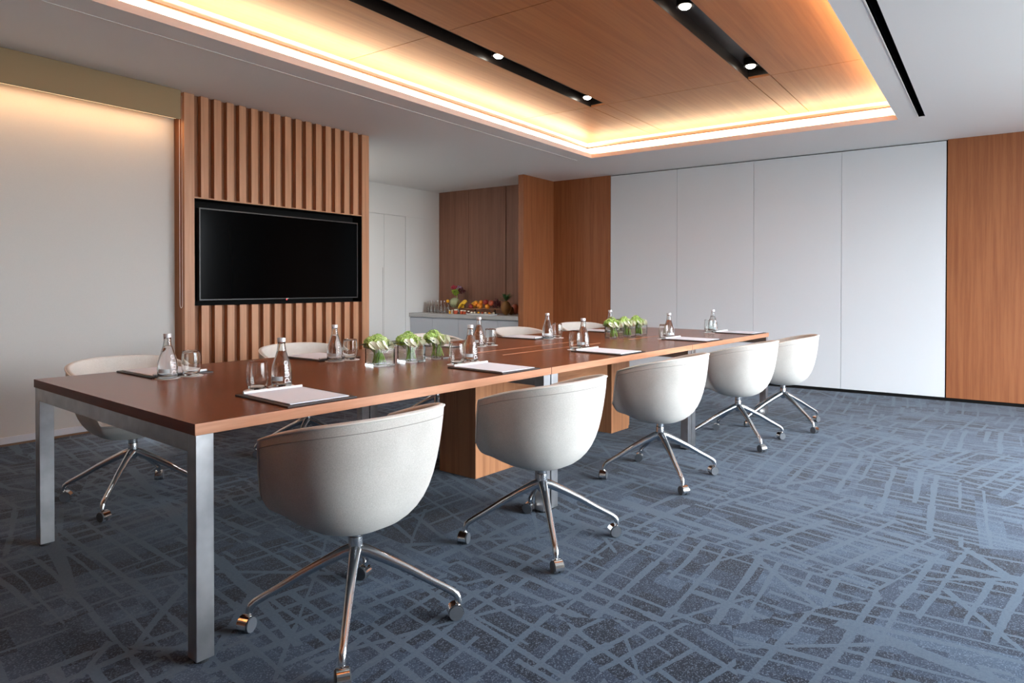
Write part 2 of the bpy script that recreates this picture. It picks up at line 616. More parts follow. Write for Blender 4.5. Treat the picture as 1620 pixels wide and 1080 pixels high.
# upstand on the ledge lip (hides the strips)
bm = bmesh.new()
for q in ((TX0, TX1 - 0.004, TY1 - 0.004, TY1 - 0.0005), (TX0, TX1 - 0.004, TY0 + 0.0005, TY0 + 0.004), (TX1 - 0.004, TX1 - 0.0005, TY0 + 0.0005, TY1 - 0.0005)):
    bx(bm, q[0], q[1], q[2], q[3], H - 0.001, H + 0.046)
fin(bm, 'cove_lip', M['cove_white'], ceil)
# wooden tray ceiling panels, channels between them
CH1 = (2.935, 3.095)
CH2 = (1.468, 1.645)
XE = 5.535
XJ = 3.335
ylines = [TY0 - CV, CH2[0], CH2[1], CH1[0], CH1[1], TY1 + CV]
xlines = [TX0 - CV, 0.95, XJ, XE, TX1 + CV]
g = 0.0032
for i in range(4):
    for j in range(5):
        if j in (1, 3) and i < 3:
            continue
        box('wood_panel', xlines[i] + g, xlines[i + 1] - g, ylines[j] + g, ylines[j + 1] - g, ZW, ZW + 0.018, M['wood_ceil'], ceil)
bm = bmesh.new()
bx(bm, TX0 - CV, TX1 + CV, TY0 - CV, TY1 + CV, ZW + 0.11, ZW + 0.12)
fin(bm, 'ceiling_backing', M['black_gap'], ceil)
# dark channel linings
for (y0, y1) in (CH1, CH2):
    bm = bmesh.new()
    bx(bm, TX0, XE, y0 - 0.012, y0, ZW + 0.001, ZW + 0.10)
    bx(bm, TX0, XE, y1, y1 + 0.012, ZW + 0.001, ZW + 0.10)
    bx(bm, TX0, XE, y0 - 0.012, y1 + 0.012, ZW + 0.085, ZW + 0.10)
    bx(bm, XE, XE + 0.012, y0 - 0.012, y1 + 0.012, ZW + 0.02, ZW + 0.10)
    fin(bm, 'light_channel', M['black_dark'], ceil)
# black slot and white slot in the flat ceiling
bm = bmesh.new()
bx(bm, X0R, SLX1 + 0.01, SLY0 - 0.01, SLY0, H + 0.002, H + 0.12)
bx(bm, X0R, SLX1 + 0.01, SLY1, SLY1 + 0.01, H + 0.002, H + 0.12)
bx(bm, X0R, SLX1 + 0.01, SLY0 - 0.01, SLY1 + 0.01, H + 0.11, H + 0.12)
bx(bm, SLX1, SLX1 + 0.01, SLY0, SLY1, H + 0.003, H + 0.12)
fin(bm, 'air_slot', M['black_gap'], ceil)
box('slot_trim', X0R, SLX1 + 0.004, SLY1, SLY1 + 0.008, H - 0.004, H + 0.002, M['cove_white'], ceil)
box('slot_trim', X0R, WLX1, WLY0, WLY1, H - 0.003, H + 0.002, M['cove_white'], ceil)
# roof over everything so that no sky leaks in
struct(box('roof_sky_block', X0R - 0.3, XB + 0.3, WY - 0.4, 7.5, 3.05, 3.08, M['black_gap']))

# back wall: wood | white folding partition | wood
wb = struct(box('wall_back', XB + 0.045, XB + 0.14, WY - 0.4, 7.5, 0.0, 3.05, M['black_gap']))
PY = [4.180, 3.250, 2.309, 1.371, 0.412]
box('wood_panel', XB, XB + 0.045, PY[0] + 0.004, 5.10, 0.0, H, M['wood_wall'], wb)
ws = [0.404, -0.78, -1.9, WY]
for a, b in zip(ws, ws[1:]):
    box('wood_panel', XB + 0.0, XB + 0.045, b + 0.0015, a - 0.0015, 0.035, H, M['wood_wall'], wb)
for a, b in zip(PY, PY[1:]):
    box('partition_panel', XB + 0.004, XB + 0.045, b + 0.0018, a - 0.0018, 0.035, H - 0.012, M['partition'], wb)
struct(box('baseboard_back', XB + 0.012, XB + 0.046, WY, PY[0], 0.0, 0.035, M['black_gap']))
# wing wall that screens the niche
struct(box('wall_wing', 7.28, XB - 0.001, 5.08, 5.165, 0.0, H, M['wood_wall']))
# niche: brown back wall
wn_ = struct(box('wall_niche', 8.0, XB + 0.04, 5.17, 7.4, 0.0, H, M['black_gap']))
nj = [5.17, 5.872, 6.581, 7.19]
for a, b in zip(nj, nj[1:]):
    box('wood_panel', 7.955 if a > 5.2 else 7.965, 8.0, a + 0.0015, b - 0.0015, 0.0, H, M['wood_dark'], wn_)
# white wall with flush doors
YW = 7.19
wf = struct(box('wall_left', 4.55, XB + 0.1, YW + 0.03, YW + 0.2, 0.0, 3.05, M['black_gap']))
dx = [6.10, 6.775, 7.207]
ztop = 2.19
box('wall_panel', 4.55, 8.0, YW, YW + 0.03, ztop + 0.003, H, M['white_wall'], wf)
box('wall_panel', dx[2] + 0.003, 8.0, YW, YW + 0.03, 0.0, ztop + 0.002, M['white_wall'], wf)
box('wall_panel', 4.55, dx[0] - 0.003, YW, YW + 0.03, 0.0, ztop + 0.002, M['white_wall'], wf)
for k in (0, 1):
    d = struct(box('door_%d' % (k + 1), dx[k] + 0.0025, dx[k + 1] - 0.0025, YW + 0.001, YW + 0.03, 0.01, ztop, M['white_wall']))
    if k == 0:
        box('door_pull', dx[1] - 0.030, dx[1] - 0.024, YW - 0.001, YW + 0.002, 0.35, 1.42, M['stone'], d)
# wall behind the slat panel and window side wall
struct(box('wall_side', 4.44, 4.55, 5.20, 7.4, 0.0, 3.05, M['white_wall']))
struct(box('wall_window', X0R - 0.3, 2.80, YL, YL + 0.15, 0.06, 3.05, M['white_wall']))
struct(box('baseboard_left', X0R - 0.3, 2.80, YL - 0.012, YL + 0.15, 0.0, 0.06, M['brown_trim']))
struct(box('wall_front', X0R - 0.3, X0R, WY - 0.4, 6.0, 0.0, 3.05, M['wood_dark']))
# right wall with the window run
wr = struct(box('wall_right', X0R - 0.3, XB + 0.1, WY - 0.2, WY, 0.0, WZ0, M['white_wall']))
box('wall_header', X0R - 0.3, XB + 0.1, WY - 0.2, WY, WZ1, 3.05, M['white_wall'], wr)
box('wall_pier', X0R - 0.3, WX0, WY - 0.2, WY, WZ0, WZ1, M['white_wall'], wr)
box('wall_pier', WX1, XB + 0.1, WY - 0.2, WY, WZ0, WZ1, M['white_wall'], wr)
w1 = struct(box('window_1', WX0, WX1, WY - 0.12, WY - 0.06, WZ0, WZ0 + 0.05, M['tv_frame']))
box('window_frame', WX0, WX1, WY - 0.12, WY - 0.06, WZ1 - 0.05, WZ1, M['tv_frame'], w1)
for k in range(8):
    x = WX0 + (WX1 - WX0 - 0.05) * k / 7
    box('mullion', x, x + 0.05, WY - 0.12, WY - 0.06, WZ0, WZ1, M['tv_frame'], w1)

# ------------------------------------------------------------------ slat panel
YP = 5.010
XS0, XS1 = 2.669, 4.519
RX0, RX1, RZ0, RZ1 = 2.743, 4.424, 1.004, 1.831
panel = thing('slatted_wall_panel', 'tall reddish wood slatted wall panel with the recess for the black screen', 'wall panel', (XS0, YP, 0))
def pbox(name, x0, x1, y0, y1, z0, z1, mat, bevel=0):
    return box(name, x0 - XS0, x1 - XS0, y0 - YP, y1 - YP, z0, z1, mat, panel, bevel)
BK = 0.042
pbox('back_panel', XS0, XS1, YP + BK + 0.13, YP + 0.19, 0, H - 0.001, M['wood_slat'])
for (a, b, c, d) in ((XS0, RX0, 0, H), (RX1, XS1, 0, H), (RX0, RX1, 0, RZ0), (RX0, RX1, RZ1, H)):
    pbox('back_panel', a, b, YP + BK, YP + BK + 0.13, c, d - 0.001, M['wood_gap_shade'])
pitch = (4.4295 - 2.8016) / 15.0
pbox('stile', XS0, 2.7475, YP, YP + BK, 0, H - 0.003, M['wood_slat'])
pbox('stile', 4.4295, XS1, YP, YP + BK, 0, H - 0.003, M['wood_slat'])
for k in range(15):
    x = 2.8016 + pitch * k
    pbox('slat', x, x + 0.060, YP, YP + BK, 0, RZ0 - 0.004, M['wood_slat'])
    pbox('slat', x, x + 0.060, YP, YP + BK, RZ1 + 0.010, H - 0.004, M['wood_slat'])
pbox('recess_trim', RX0, RX1, YP - 0.002, YP + BK, RZ1, RZ1 + 0.010, M['wood_slat'])
bm = bmesh.new()
t = 0.004
bx(bm, RX0 - XS0, RX1 - XS0, 0.125, 0.129, RZ0, RZ1)
bx(bm, RX0 - XS0, RX0 - XS0 + t, 0.002, 0.125, RZ0, RZ1)
bx(bm, RX1 - XS0 - t, RX1 - XS0, 0.002, 0.125, RZ0, RZ1)
bx(bm, RX0 - XS0 + t, RX1 - XS0 - t, 0.002, 0.125, RZ0 - 0.003, RZ0)
bx(bm, RX0 - XS0 + t, RX1 - XS0 - t, 0.002, 0.125, RZ1 - t, RZ1)
fin(bm, 'recess_lining', M['black_gap'], panel)

# television in the recess
VX0, VX1, VZ0, VZ1 = 2.792, 4.386, 1.040, 1.763
YT = YP + 0.012
tv = thing('television', 'large black flat television set into the slatted wood wall', 'television', ((VX0 + VX1) / 2, YT, VZ0))
hw = (VX1 - VX0) / 2
hv = VZ1 - VZ0
bm = bmesh.new()
e = 0.009
bx(bm, -hw, hw, 0.0, 0.045, 0, e)
bx(bm, -hw, hw, 0.0, 0.045, hv - e, hv)
bx(bm, -hw, -hw + e, 0.0, 0.045, e, hv - e)
bx(bm, hw - e, hw, 0.0, 0.045, e, hv - e)
fin(bm, 'bezel', M['tv_frame'], tv)
box('screen', -hw + e, hw - e, 0.004, 0.04, e, hv - e, M['tv_screen'], tv)
box('wall_bracket', -0.3, 0.3, 0.045, 0.113, 0.2, 0.5, M['tv_frame'], tv)
bm = bmesh.new()
bx(bm, -0.012, 0.012, -0.001, 0.004, 0.001, 0.008)
fin(bm, 'badge', plain('badge_grey', (0.5, 0.5, 0.5), 0.4), tv)
bm = bmesh.new()
ball(bm, (-0.004, 0.004, -0.004), 0.005, 10, 6)
fin(bm, 'standby_light', emis('standby_red', (1.0, 0.05, 0.05), 2.5), tv)

# ------------------------------------------------------------------ roller blind, pelmet, chain
bl = thing('roller_blind', 'pale grey fabric roller blind pulled down left of the slatted wood panel', 'blind', (-2.1, 5.137, 0.182))
BXE = 2.657 + 2.1
bm = bmesh.new()
bx(bm, 0, BXE, 0, 0.002, 0.0, 2.80 - 0.182)
fin(bm, 'blind_fabric', M['blind'], bl)
box('hem_bar', 0, BXE, -0.008, 0.010, -0.042, 0.002, M['sill'], bl, bevel=0.003)
bm = bmesh.new()
tube(bm, [(0, 0.0, 2.66), (BXE, 0.0, 2.66)], 0.035, 16)
fin(bm, 'roller', M['alu'], bl)
pm = struct(box('trim_2', X0R, 2.628, 4.980, 4.995, 2.409, 2.626, M['pelmet']))
box('light_edge', X0R, 2.600, 4.995, 5.002, 2.409, 2.414, emis('led_edge', (1.0, 0.74, 0.42), 1.6), pm)
bm = bmesh.new()
pts = []
cx0, cx1 = 2.645, 2.664
yc = 5.035
pts.append((cx0 + 0.002, yc, 2.60))
for k in range(12):
    pts.append((cx0 - 0.0 * k, yc, 2.60 - (2.60 - 1.02) * (k + 1) / 12))
for k in range(1, 9):
    a = PI + PI * k / 8
    pts.append(((cx0 + cx1) / 2 + (cx1 - cx0) / 2 * math.cos(a), yc, 1.02 + 0.035 * math.sin(a)))
for k in range(12):
    pts.append((cx1, yc, 1.02 + (2.60 - 1.02) * (k + 1) / 12))
tube(bm, pts, 0.0019, 6)
co = fin(bm, 'pull_chain', M['cord'], bl, smooth=True)
co.location = (2.1, -5.137, -0.182)

# ------------------------------------------------------------------ spot lamps
bmh = bmesh.new()
lathe(bmh, [(0.040, 0.0), (0.052, 0.0), (0.052, 0.055), (0.0, 0.055)], 24, cap=False)
lathe(bmh, [(0.040, 0.0), (0.034, 0.03), (0.0, 0.03)], 24, cap=False)
spots = [((3.985, 3.010), 'left channel, the one nearer the camera'), ((5.330, 3.015), 'left channel beside its far end'),
         ((3.945, 1.552), 'right channel, cut close to the top of the picture'), ((5.310, 1.556), 'right channel beside its far end'), ((2.62, 3.010), None)]
lab = ['round recessed spotlight in the left ceiling channel, further from its end',
       'small round spotlight at the far end of the left dark ceiling channel',
       'larger looking round spotlight near the top edge in the right ceiling channel',
       'round spotlight at the far end of the right dark ceiling channel',
       'dark unlit looking spotlight at the top edge in the left ceiling channel']
proto = None
ME_spot = emis('spot_glow', (1.0, 0.93, 0.80), 30.0)
for k, ((x, y), _) in enumerate(spots[:4]):
    if proto is None:
        proto = thing('ceiling_spotlight', lab[0], 'lamp', (x, y, ZW + 0.030), 0, 'spotlights in the dark ceiling channels')
        fin(bmh, 'housing', M['black_dark'], proto, smooth=True, angle=0.6)
        bm = bmesh.new()
        lathe(bm, [(0.0, 0.010), (0.036, 0.010), (0.034, -0.004), (0.026, -0.013), (0.014, -0.018), (0.0, -0.020)], 24, cap=False)
        fin(bm, 'lens', ME_spot, proto, smooth=True)
    else:
        dup(proto, (x, y, ZW + 0.030), 0, lab[k])
for (x, y) in [q[0] for q in spots[:4]] + [(2.50, 3.012), (2.50, 1.552)]:
    d = bpy.data.lights.new('spot_beam', 'SPOT')
    d.energy = 36
    d.spot_size = 1.7
    d.spot_blend = 0.6
    d.color = (0.98, 0.97, 0.96)
    d.shadow_soft_size = 0.10
    o = bpy.data.objects.new('spot_beam', d)
    o.location = (x, y, ZW + 0.025)
    COL.objects.link(o)

# ------------------------------------------------------------------ tables
O2 = Vector((1.071, 1.955))
TH = math.atan2(1.644 - 1.955, 6.197 - 1.071)
ct, sn = math.cos(TH), math.sin(TH)
def W(u, v, z=0.0):
    return (O2.x + u * ct - v * sn, O2.y + u * sn + v * ct, z)
TZ = 0.74
TW = 1.52
SL = 0.036
def make_table(u0, L, label):
    t = thing('conference_table', label, 'table', W(u0, 0, 0), TH, 'conference tables joined end to end')
    box('tabletop', 0, L, 0, TW, TZ - SL, TZ, [M['wood_top'], M['wood_edge'], M['wood_end_shade']], t, bevel=0.0012)
    top = children_of(t)[0]
    for p in top.data.polygons:
        if abs(p.normal.y) > 0.5:
            p.material_index = 1
        elif abs(p.normal.x) > 0.5:
            p.material_index = 2
    lw = 0.056
    for (x, y) in ((0.004, 0.004), (0.004, TW - 0.004 - lw), (L - 0.004 - lw, 0.004), (L - 0.004 - lw, TW - 0.004 - lw)):
        lg = box('leg', x, x + lw, y, y + lw, 0.012, TZ - SL, M['steel'], t, bevel=0.0015)
        bm = bmesh.new()
        lathe(bm, [(0.0, 0.0), (0.022, 0.0), (0.022, 0.012), (0.0, 0.012)], 16, (x + lw / 2, y + lw / 2, 0), cap=False)
        fin(bm, 'levelling_foot', M['rubber'], lg)
    for x in (0.004, L - 0.004 - lw):
        box('end_rail', x, x + lw, 0.004 + lw, TW - 0.004 - lw, TZ - SL - 0.056, TZ - SL, M['steel'], t, bevel=0.001)
    return t
UA, UB, UC, UD = 0.0, 1.830, 3.528, 5.132
make_table(UA, UB - UA - 0.003, 'wooden conference table with steel legs, the nearest of three joined end to end')
t2 = make_table(UB, UC - UB - 0.002, 'wooden conference table in the middle, between the nearest and the farthest')
t3 = make_table(UC, UD - UC, 'wooden conference table at the far end, nearest the white partition wall')
# cable flaps let into the tops
for tt, a, b in ((t2, 0.30, 1.40), (t3, 0.12, 0.62)):
    box('cable_flap', a, b, 0.585, 0.79, TZ - 0.004, TZ + 0.0005, M['wood_top'], tt)
    box('flap_strip', a, b, 0.790, 0.797, TZ - 0.004, TZ + 0.0012, M['wood_edge'], tt)
    box('flap_strip', a, b, 0.579, 0.585, TZ - 0.004, TZ + 0.0012, M['wood_edge'], tt)
# pedestals below
def ped(name_u0, u1, v0, v1, label):
    c = thing('cable_pedestal', label, 'pedestal', W(name_u0, v0, 0), TH, 'cable pedestals below the tables')
    bm = bmesh.new()
    bx(bm, 0, u1 - name_u0, 0, v1 - v0, 0.0, TZ - SL - 0.001)
    fin(bm, 'body', M['wood_ped'], c, bevel=0.001)
    bm = bmesh.new()
    bx(bm, u1 - name_u0 - 0.0005, u1 - name_u0 + 0.018, 0.004, v1 - v0, 0.02, TZ - SL - 0.002)
    fin(bm, 'access_panel', M['wood_ped'], c)
    return c
p1 = ped(2.0, 2.385, 0.685, 0.99, 'boxy wooden pedestal under the middle table, just behind the second chair')
p2 = ped(3.592, 3.860, 0.700, 0.99, 'boxy wooden pedestal under the far table, left behind the third chair')
bmn = thing('cable_beam', 'long wooden cable trunk hung under the tabletop between the two pedestals', 'beam', W(2.41, 0.70, 0), TH)
box('beam_box', 0, 3.528 - 2.41, 0, 0.16, 0.453, 0.60, M['wood_beam'], bmn, bevel=0.001)
box('support_plate', 0, 3.45 - 2.41, 0.02, 0.14, 0.60, TZ - SL - 0.002, M['wood_beam'], bmn)

# ------------------------------------------------------------------ chairs
def chair_shell():
    ZB = 0.335
    ang = []
    a = 0.0
    while a < 180:
        ang.append(a)
        a += 1.25 if 108 <= a < 140 else 5.0
    full = ang + [180.0] + [360 - q for q in reversed(ang) if q > 0]
    def sst(x, a, b):
        t = max(0, min(1, (x - a) / (b - a)))
        return t * t * (3 - 2 * t)
    def R(d):
        th = math.radians(d)
        s, c = abs(math.sin(th)), math.cos(th)
        if c >= 0:
            ax, by, nn = 0.300, 0.272, 2.35
        else:
            ax, by, nn = 0.300, 0.245, 2.9
        return ((s / ax) ** nn + (abs(c) / by) ** nn) ** (-1 / nn)
    def Hh(d):
        dd = d if d <= 180 else 360 - d
        y = -math.cos(math.radians(dd)) * R(dd)
        t = (y + 0.272) / 0.45
        side = 0.748 - 0.050 * t - 0.055 * t * t
        k = sst(dd, 116.5, 131.0)
        front = 0.452 - 0.006 * sst(dd, 140, 180)
        return side * (1 - k) + front * k
    BR = [(0.0, 0.0), (0.15, 0.001), (0.3, 0.005), (0.42, 0.013), (0.53, 0.026), (0.62, 0.043), (0.70, 0.064), (0.77, 0.090), (0.83, 0.122), (0.88, 0.160), (0.92, 0.204), (0.95, 0.248), (0.972, 0.288), (0.988, 0.325), (1.0, 0.365)]
    def prof(d):
        r, h = R(d), Hh(d) - ZB
        k = h / 0.365
        out = []
        for rho, b in BR:
            s = sst(rho, 0.50, 1.0) if k < 0.8 else sst(rho, 0.25, 0.93)
            if k < 0.8:
                w_ = max(0.0, min(1.0, (k - 0.35) / 0.45))
                s = s * (1 - w_) + sst(rho, 0.25, 0.93) * w_
            out.append((r * rho, b * ((1 - s) + s * k)))
        return out, r, h
    bm = bmesh.new()
    outer, inner, rim = [], [], []
    c_out = bm.verts.new((0, 0, ZB))
    c_in = bm.verts.new((0, 0.0, ZB + 0.085))
    TKN = 0.024
    for d in full:
        th = math.radians(d)
        dx_, dy_ = math.sin(th), -math.cos(th)
        p, r, h = prof(d)
        outer.append([bm.verts.new((dx_ * q, dy_ * q, ZB + z)) for q, z in p[1:]])
        ri = r - TKN
        rim.append([bm.verts.new((dx_ * (r - 0.003), dy_ * (r - 0.003), ZB + h + 0.007)),
                    bm.verts.new((dx_ * (r - TKN / 2), dy_ * (r - TKN / 2), ZB + h + 0.010)),
                    bm.verts.new((dx_ * (ri + 0.003), dy_ * (ri + 0.003), ZB + h + 0.006))])
        ins = []
        for (rho, b), (q, z) in list(zip(BR, p))[1:]:
            qi = ri * rho
            zi = z + 0.085 * (1 - sst(rho, 0.35, 1.0)) * min(1, 1)
            zi = min(zi, h - 0.0005) if rho < 1 else h
            if h < 0.2:
                zi = z + (0.085 + 0.0 * h) * (1 - rho ** 4)
                zi = min(zi, h + 0.004) if rho < 1 else h
            ins.append(bm.verts.new((dx_ * qi, dy_ * qi, ZB + zi)))
        inner.append(ins)
    n = len(full)
    K = len(BR) - 1
    for i in range(n):
        j = (i + 1) % n
        bm.faces.new((c_out, outer[j][0], outer[i][0]))
        bm.faces.new((c_in, inner[i][0], inner[j][0]))
        for k in range(K - 1):
            bm.faces.new((outer[i][k], outer[j][k], outer[j][k + 1], outer[i][k + 1]))
            bm.faces.new((inner[i][k], inner[i][k + 1], inner[j][k + 1], inner[j][k]))
        chain_i = [outer[i][-1]] + rim[i] + [inner[i][-1]]
        chain_j = [outer[j][-1]] + rim[j] + [inner[j][-1]]
        for k in range(4):
            bm.faces.new((chain_i[k], chain_j[k], chain_j[k + 1], chain_i[k + 1]))
    # piping path on the outer rim corner, seam a little lower
    pipe, seam = [], []
    for d in full:
        th = math.radians(d)
        p, r, h = prof(d)
        dx_, dy_ = math.sin(th), -math.cos(th)
        pipe.append((dx_ * (r + 0.0006), dy_ * (r + 0.0006), ZB + h + 0.003))
        q, z = p[13]
        q2, z2 = p[14]
        f = 0.35
        seam.append((dx_ * (q * (1 - f) + q2 * f + 0.0004), dy_ * (q * (1 - f) + q2 * f + 0.0004), ZB + z * (1 - f) + z2 * f))
    return bm, pipe, seam

def make_chair(label, loc, rz, group):
    t = thing('swivel_chair', label, 'chair', loc, rz, group)
    bm, pipe, seam = chair_shell()
    fin(bm, 'seat_shell', M['fabric'], t, smooth=True)
    bm = bmesh.new()
    tube(bm, pipe, 0.0038, 6, closed=True)
    fin(bm, 'piping', M['piping'], t, smooth=True)
    bm = bmesh.new()
    tube(bm, seam, 0.0011, 4, closed=True)
    fin(bm, 'stitched_seam', M['seam'], t, smooth=True)
    bm = bmesh.new()
    lathe(bm, [(0.0, 0.331), (0.052, 0.3325), (0.056, 0.336), (0.052, 0.346), (0.0, 0.346)], 24, cap=False)
    fin(bm, 'seat_plate', M['chrome'], t, smooth=True)
    bm = bmesh.new()
    lathe(bm, [(0.0, 0.300), (0.0215, 0.300), (0.0215, 0.336), (0.0, 0.336)], 24, cap=False)
    fin(bm, 'column', M['alu'], t, smooth=True, angle=0.6)
    bm = bmesh.new()
    lathe(bm, [(0.0, 0.220), (0.014, 0.221), (0.024, 0.234), (0.0255, 0.252), (0.0240, 0.298), (0.0232, 0.304), (0.0, 0.304)], 24, cap=False)
    fin(bm, 'hub', M['alu'], t, smooth=True, angle=0.8)
    bm = bmesh.new()
    lathe(bm, [(0.0, 0.3035), (0.0228, 0.3035), (0.0228, 0.3065), (0.0, 0.3065)], 24, cap=False)
    fin(bm, 'collar_ring', M['rubber'], t, smooth=True, angle=0.8)
    RL = 0.352
    for k in range(4):
        a = PI / 4 + k * PI / 2 + BROT
        ca, sa = math.cos(a), math.sin(a)
        pr = [(0.006, 0.260), (0.04, 0.250), (0.10, 0.222), (0.18, 0.181), (0.25, 0.140), (0.305, 0.110), (0.330, 0.096), (0.344, 0.085), (0.350, 0.072), (0.352, 0.058)]
        rr = [0.022, 0.0200, 0.0172, 0.0152, 0.0138, 0.0130, 0.0130, 0.0128, 0.0124, 0.0120]
        bm = bmesh.new()
        tube(bm, [(ca * r, sa * r, z) for r, z in pr], rr, 12)
        lg = fin(bm, 'base_leg', M['alu'], t, smooth=True, angle=0.9)
        # caster
        ph = CAS[k]
        cx, cy = ca * RL, sa * RL
        ax = Vector((math.cos(ph), math.sin(ph), 0))       # wheel axle
        fd = Vector((-math.sin(ph), math.cos(ph), 0))
        cc = Vector((cx, cy, 0.0265)) + fd * 0.012
        bm = bmesh.new()
        tube(bm, [(cx, cy, 0.064), (cx, cy, 0.036)], 0.0065, 10)
        # hood: half ring over the wheels
        segs = 12
        wv = 0.0185
        rings = []
        for i in range(segs + 1):
            an = -0.25 + (PI + 0.5) * i / segs
            dv = fd * math.cos(an) + Vector((0, 0, 1)) * math.sin(an)
            rings.append([bm.verts.new(cc + dv * rr_ + ax * w_) for rr_, w_ in ((0.0285, -wv), (0.0285, wv), (0.0262, wv), (0.0262, -wv))])
        for i in range(segs):
            for q in range(4):
                w_ = (q + 1) % 4
                bm.faces.new((rings[i][q], rings[i][w_], rings[i + 1][w_], rings[i + 1][q]))
        bm.faces.new(rings[0]); bm.faces.new(rings[-1])
        fin(bm, 'caster_hood', M['chrome'], lg, smooth=True, angle=0.6)
        bm = bmesh.new()
        for s in (-1, 1):
            tube(bm, [cc + ax * s * 0.005, cc + ax * s * 0.0225], [0.0255, 0.0245], 18)
        fin(bm, 'wheel', M['wheel'], lg, smooth=True, angle=0.6)
    return t

BROT = 0.0
CAS = [0.3, 1.9, 2.6, 0.9]
near = [
    ((1.535, 1.770), 0.02, 0.06, 'near-side'),
    ((2.550, 1.675), 0.02, 0.02, ''),
    ((3.812, 1.648), 0.04, 0.0, ''),
    ((5.050, 1.562), 0.02, 0.03, ''),
    ((5.860, 1.440), 0.20, 0.02, '')]
far = [((1.730, 3.790), PI + 0.03, 0.0, ''), ((2.830, 3.740), PI - 0.10, 0.1, ''), ((4.020, 3.660), PI, 0.0, ''), ((5.190, 3.600), PI - 0.12, 0.1, ''), ((6.300, 3.560), PI - 0.35, 0.2, '')]
nl = ['cream fabric bucket chair on a chrome swivel base, nearest the camera at the front table',
      'cream fabric bucket chair on casters, second from the front on the near side',
      'cream fabric bucket chair on casters, middle one of five on the near side',
      'cream fabric bucket chair on casters, fourth from the front on the near side',
      'cream fabric bucket chair on casters farthest along the near side, by the partition']
fl = ['cream fabric bucket chair across the table, in front of the pale roller blind',
      'cream fabric bucket chair across the table, in front of the slatted wood panel',
      'cream fabric bucket chair across the table, mostly hidden behind the nearest flower cubes',
      'cream fabric bucket chair across the table, in front of the grey counter cabinets',
      'cream fabric bucket chair across the table, before the dark wood wall at the back']
c0 = make_chair(nl[0], (near[0][0][0], near[0][0][1], 0), near[0][1] + TH, 'swivel chairs along the near side')
for k in range(1, 5):
    dup(c0, (near[k][0][0], near[k][0][1], 0), near[k][1] + TH, nl[k])
for k in range(5):
    dup(c0, (far[k][0][0], far[k][0][1], 0), far[k][1] + TH, fl[k], 'swivel chairs along the far side')

# ------------------------------------------------------------------ place settings
BH = 0.200
def bottle_r(z):
    pts = [(0.0, 0.0395), (0.006, 0.0415), (0.045, 0.0425), (0.070, 0.0405), (0.095, 0.0345), (0.120, 0.0265), (0.145, 0.0190), (0.165, 0.0158), (0.190, 0.0145), (0.2, 0.0145)]
    for (a, ra), (b, rb) in zip(pts, pts[1:]):
        if z <= b:
            t = (z - a) / (b - a)
            t2 = t
            return ra + (rb - ra) * t2
    return pts[-1][1]

def text_mesh(body, size):
    cu = bpy.data.curves.new('lettering', 'FONT')
    cu.body = body
    cu.size = size
    cu.align_x = 'LEFT'
    o = bpy.data.objects.new('tmp_text', cu)
    COL.objects.link(o)
    bpy.context.view_layer.update()
    dg = bpy.context.evaluated_depsgraph_get()
    me = bpy.data.meshes.new_from_object(o.evaluated_get(dg))
    bpy.data.objects.remove(o)
    bm = bmesh.new()
    bm.from_mesh(me)
    bpy.data.meshes.remove(me)
    bmesh.ops.triangulate(bm, faces=bm.faces)
    return bm

def make_bottle(label, loc, rz, group):
    t = thing('water_bottle', label, 'bottle', loc, rz, group)
    bm = bmesh.new()
    zs = [0.0, 0.003, 0.008, 0.02, 0.035, 0.045, 0.055, 0.065, 0.075, 0.085, 0.095, 0.105, 0.115, 0.125, 0.135, 0.145, 0.155, 0.165, 0.175, 0.186]
    out = [(0.0, 0.003), (0.030, 0.001), (0.036, 0.0)] + [(bottle_r(z), z) for z in zs[1:]]
    inn = [(max(bottle_r(z) - 0.0026, 0.006), z) for z in zs[3:]][::-1]
    lathe(bm, out + inn + [(0.034, 0.009), (0.0, 0.011)], 28, cap=False)
    fin(bm, 'glass_body', M['glass'], t, smooth=True)
    bm = bmesh.new()
    wz = [z for z in zs[3:] if z < 0.150]
    lathe(bm, [(0.0, 0.0112), (0.0335, 0.0095)] + [(bottle_r(z) - 0.0029, z) for z in wz] + [(0.0, wz[-1])], 28, cap=False)
    fin(bm, 'water', M['water'], t, smooth=True)
    bm = bmesh.new()
    lathe(bm, [(0.0140, 0.183), (0.0165, 0.183), (0.0168, 0.197), (0.0155, 0.200), (0.0, 0.200)], 24, cap=False)
    fin(bm, 'screw_cap', M['cap_white'], t, smooth=True, angle=0.7)
    # vertical lettering that runs up the glass
    bm = text_mesh('pure', 0.044)
    for v in bm.verts:
        x, y = v.co.x, v.co.y              # x along the word -> up the bottle
        z = 0.014 + x * 1.15
        a = -0.45 * PI - y / 0.041
        rr = bottle_r(z) + 0.0005
        v.co = Vector((rr * math.cos(a), rr * math.sin(a), z))
    fin(bm, 'lettering', M['frost'], t)
    # small label
    bm = bmesh.new()
    N = 8
    a0, a1 = -1.06 * PI, -0.66 * PI
    g0 = [[bm.verts.new(((bottle_r(z) + 0.0006) * math.cos(a0 + (a1 - a0) * i / N), (bottle_r(z) + 0.0006) * math.sin(a0 + (a1 - a0) * i / N), z)) for i in range(N + 1)] for z in (0.026, 0.044)]
    for i in range(N):
        bm.faces.new((g0[0][i], g0[0][i + 1], g0[1][i + 1], g0[1][i]))
    fin(bm, 'paper_label', M['label'], t, smooth=True)
    return t

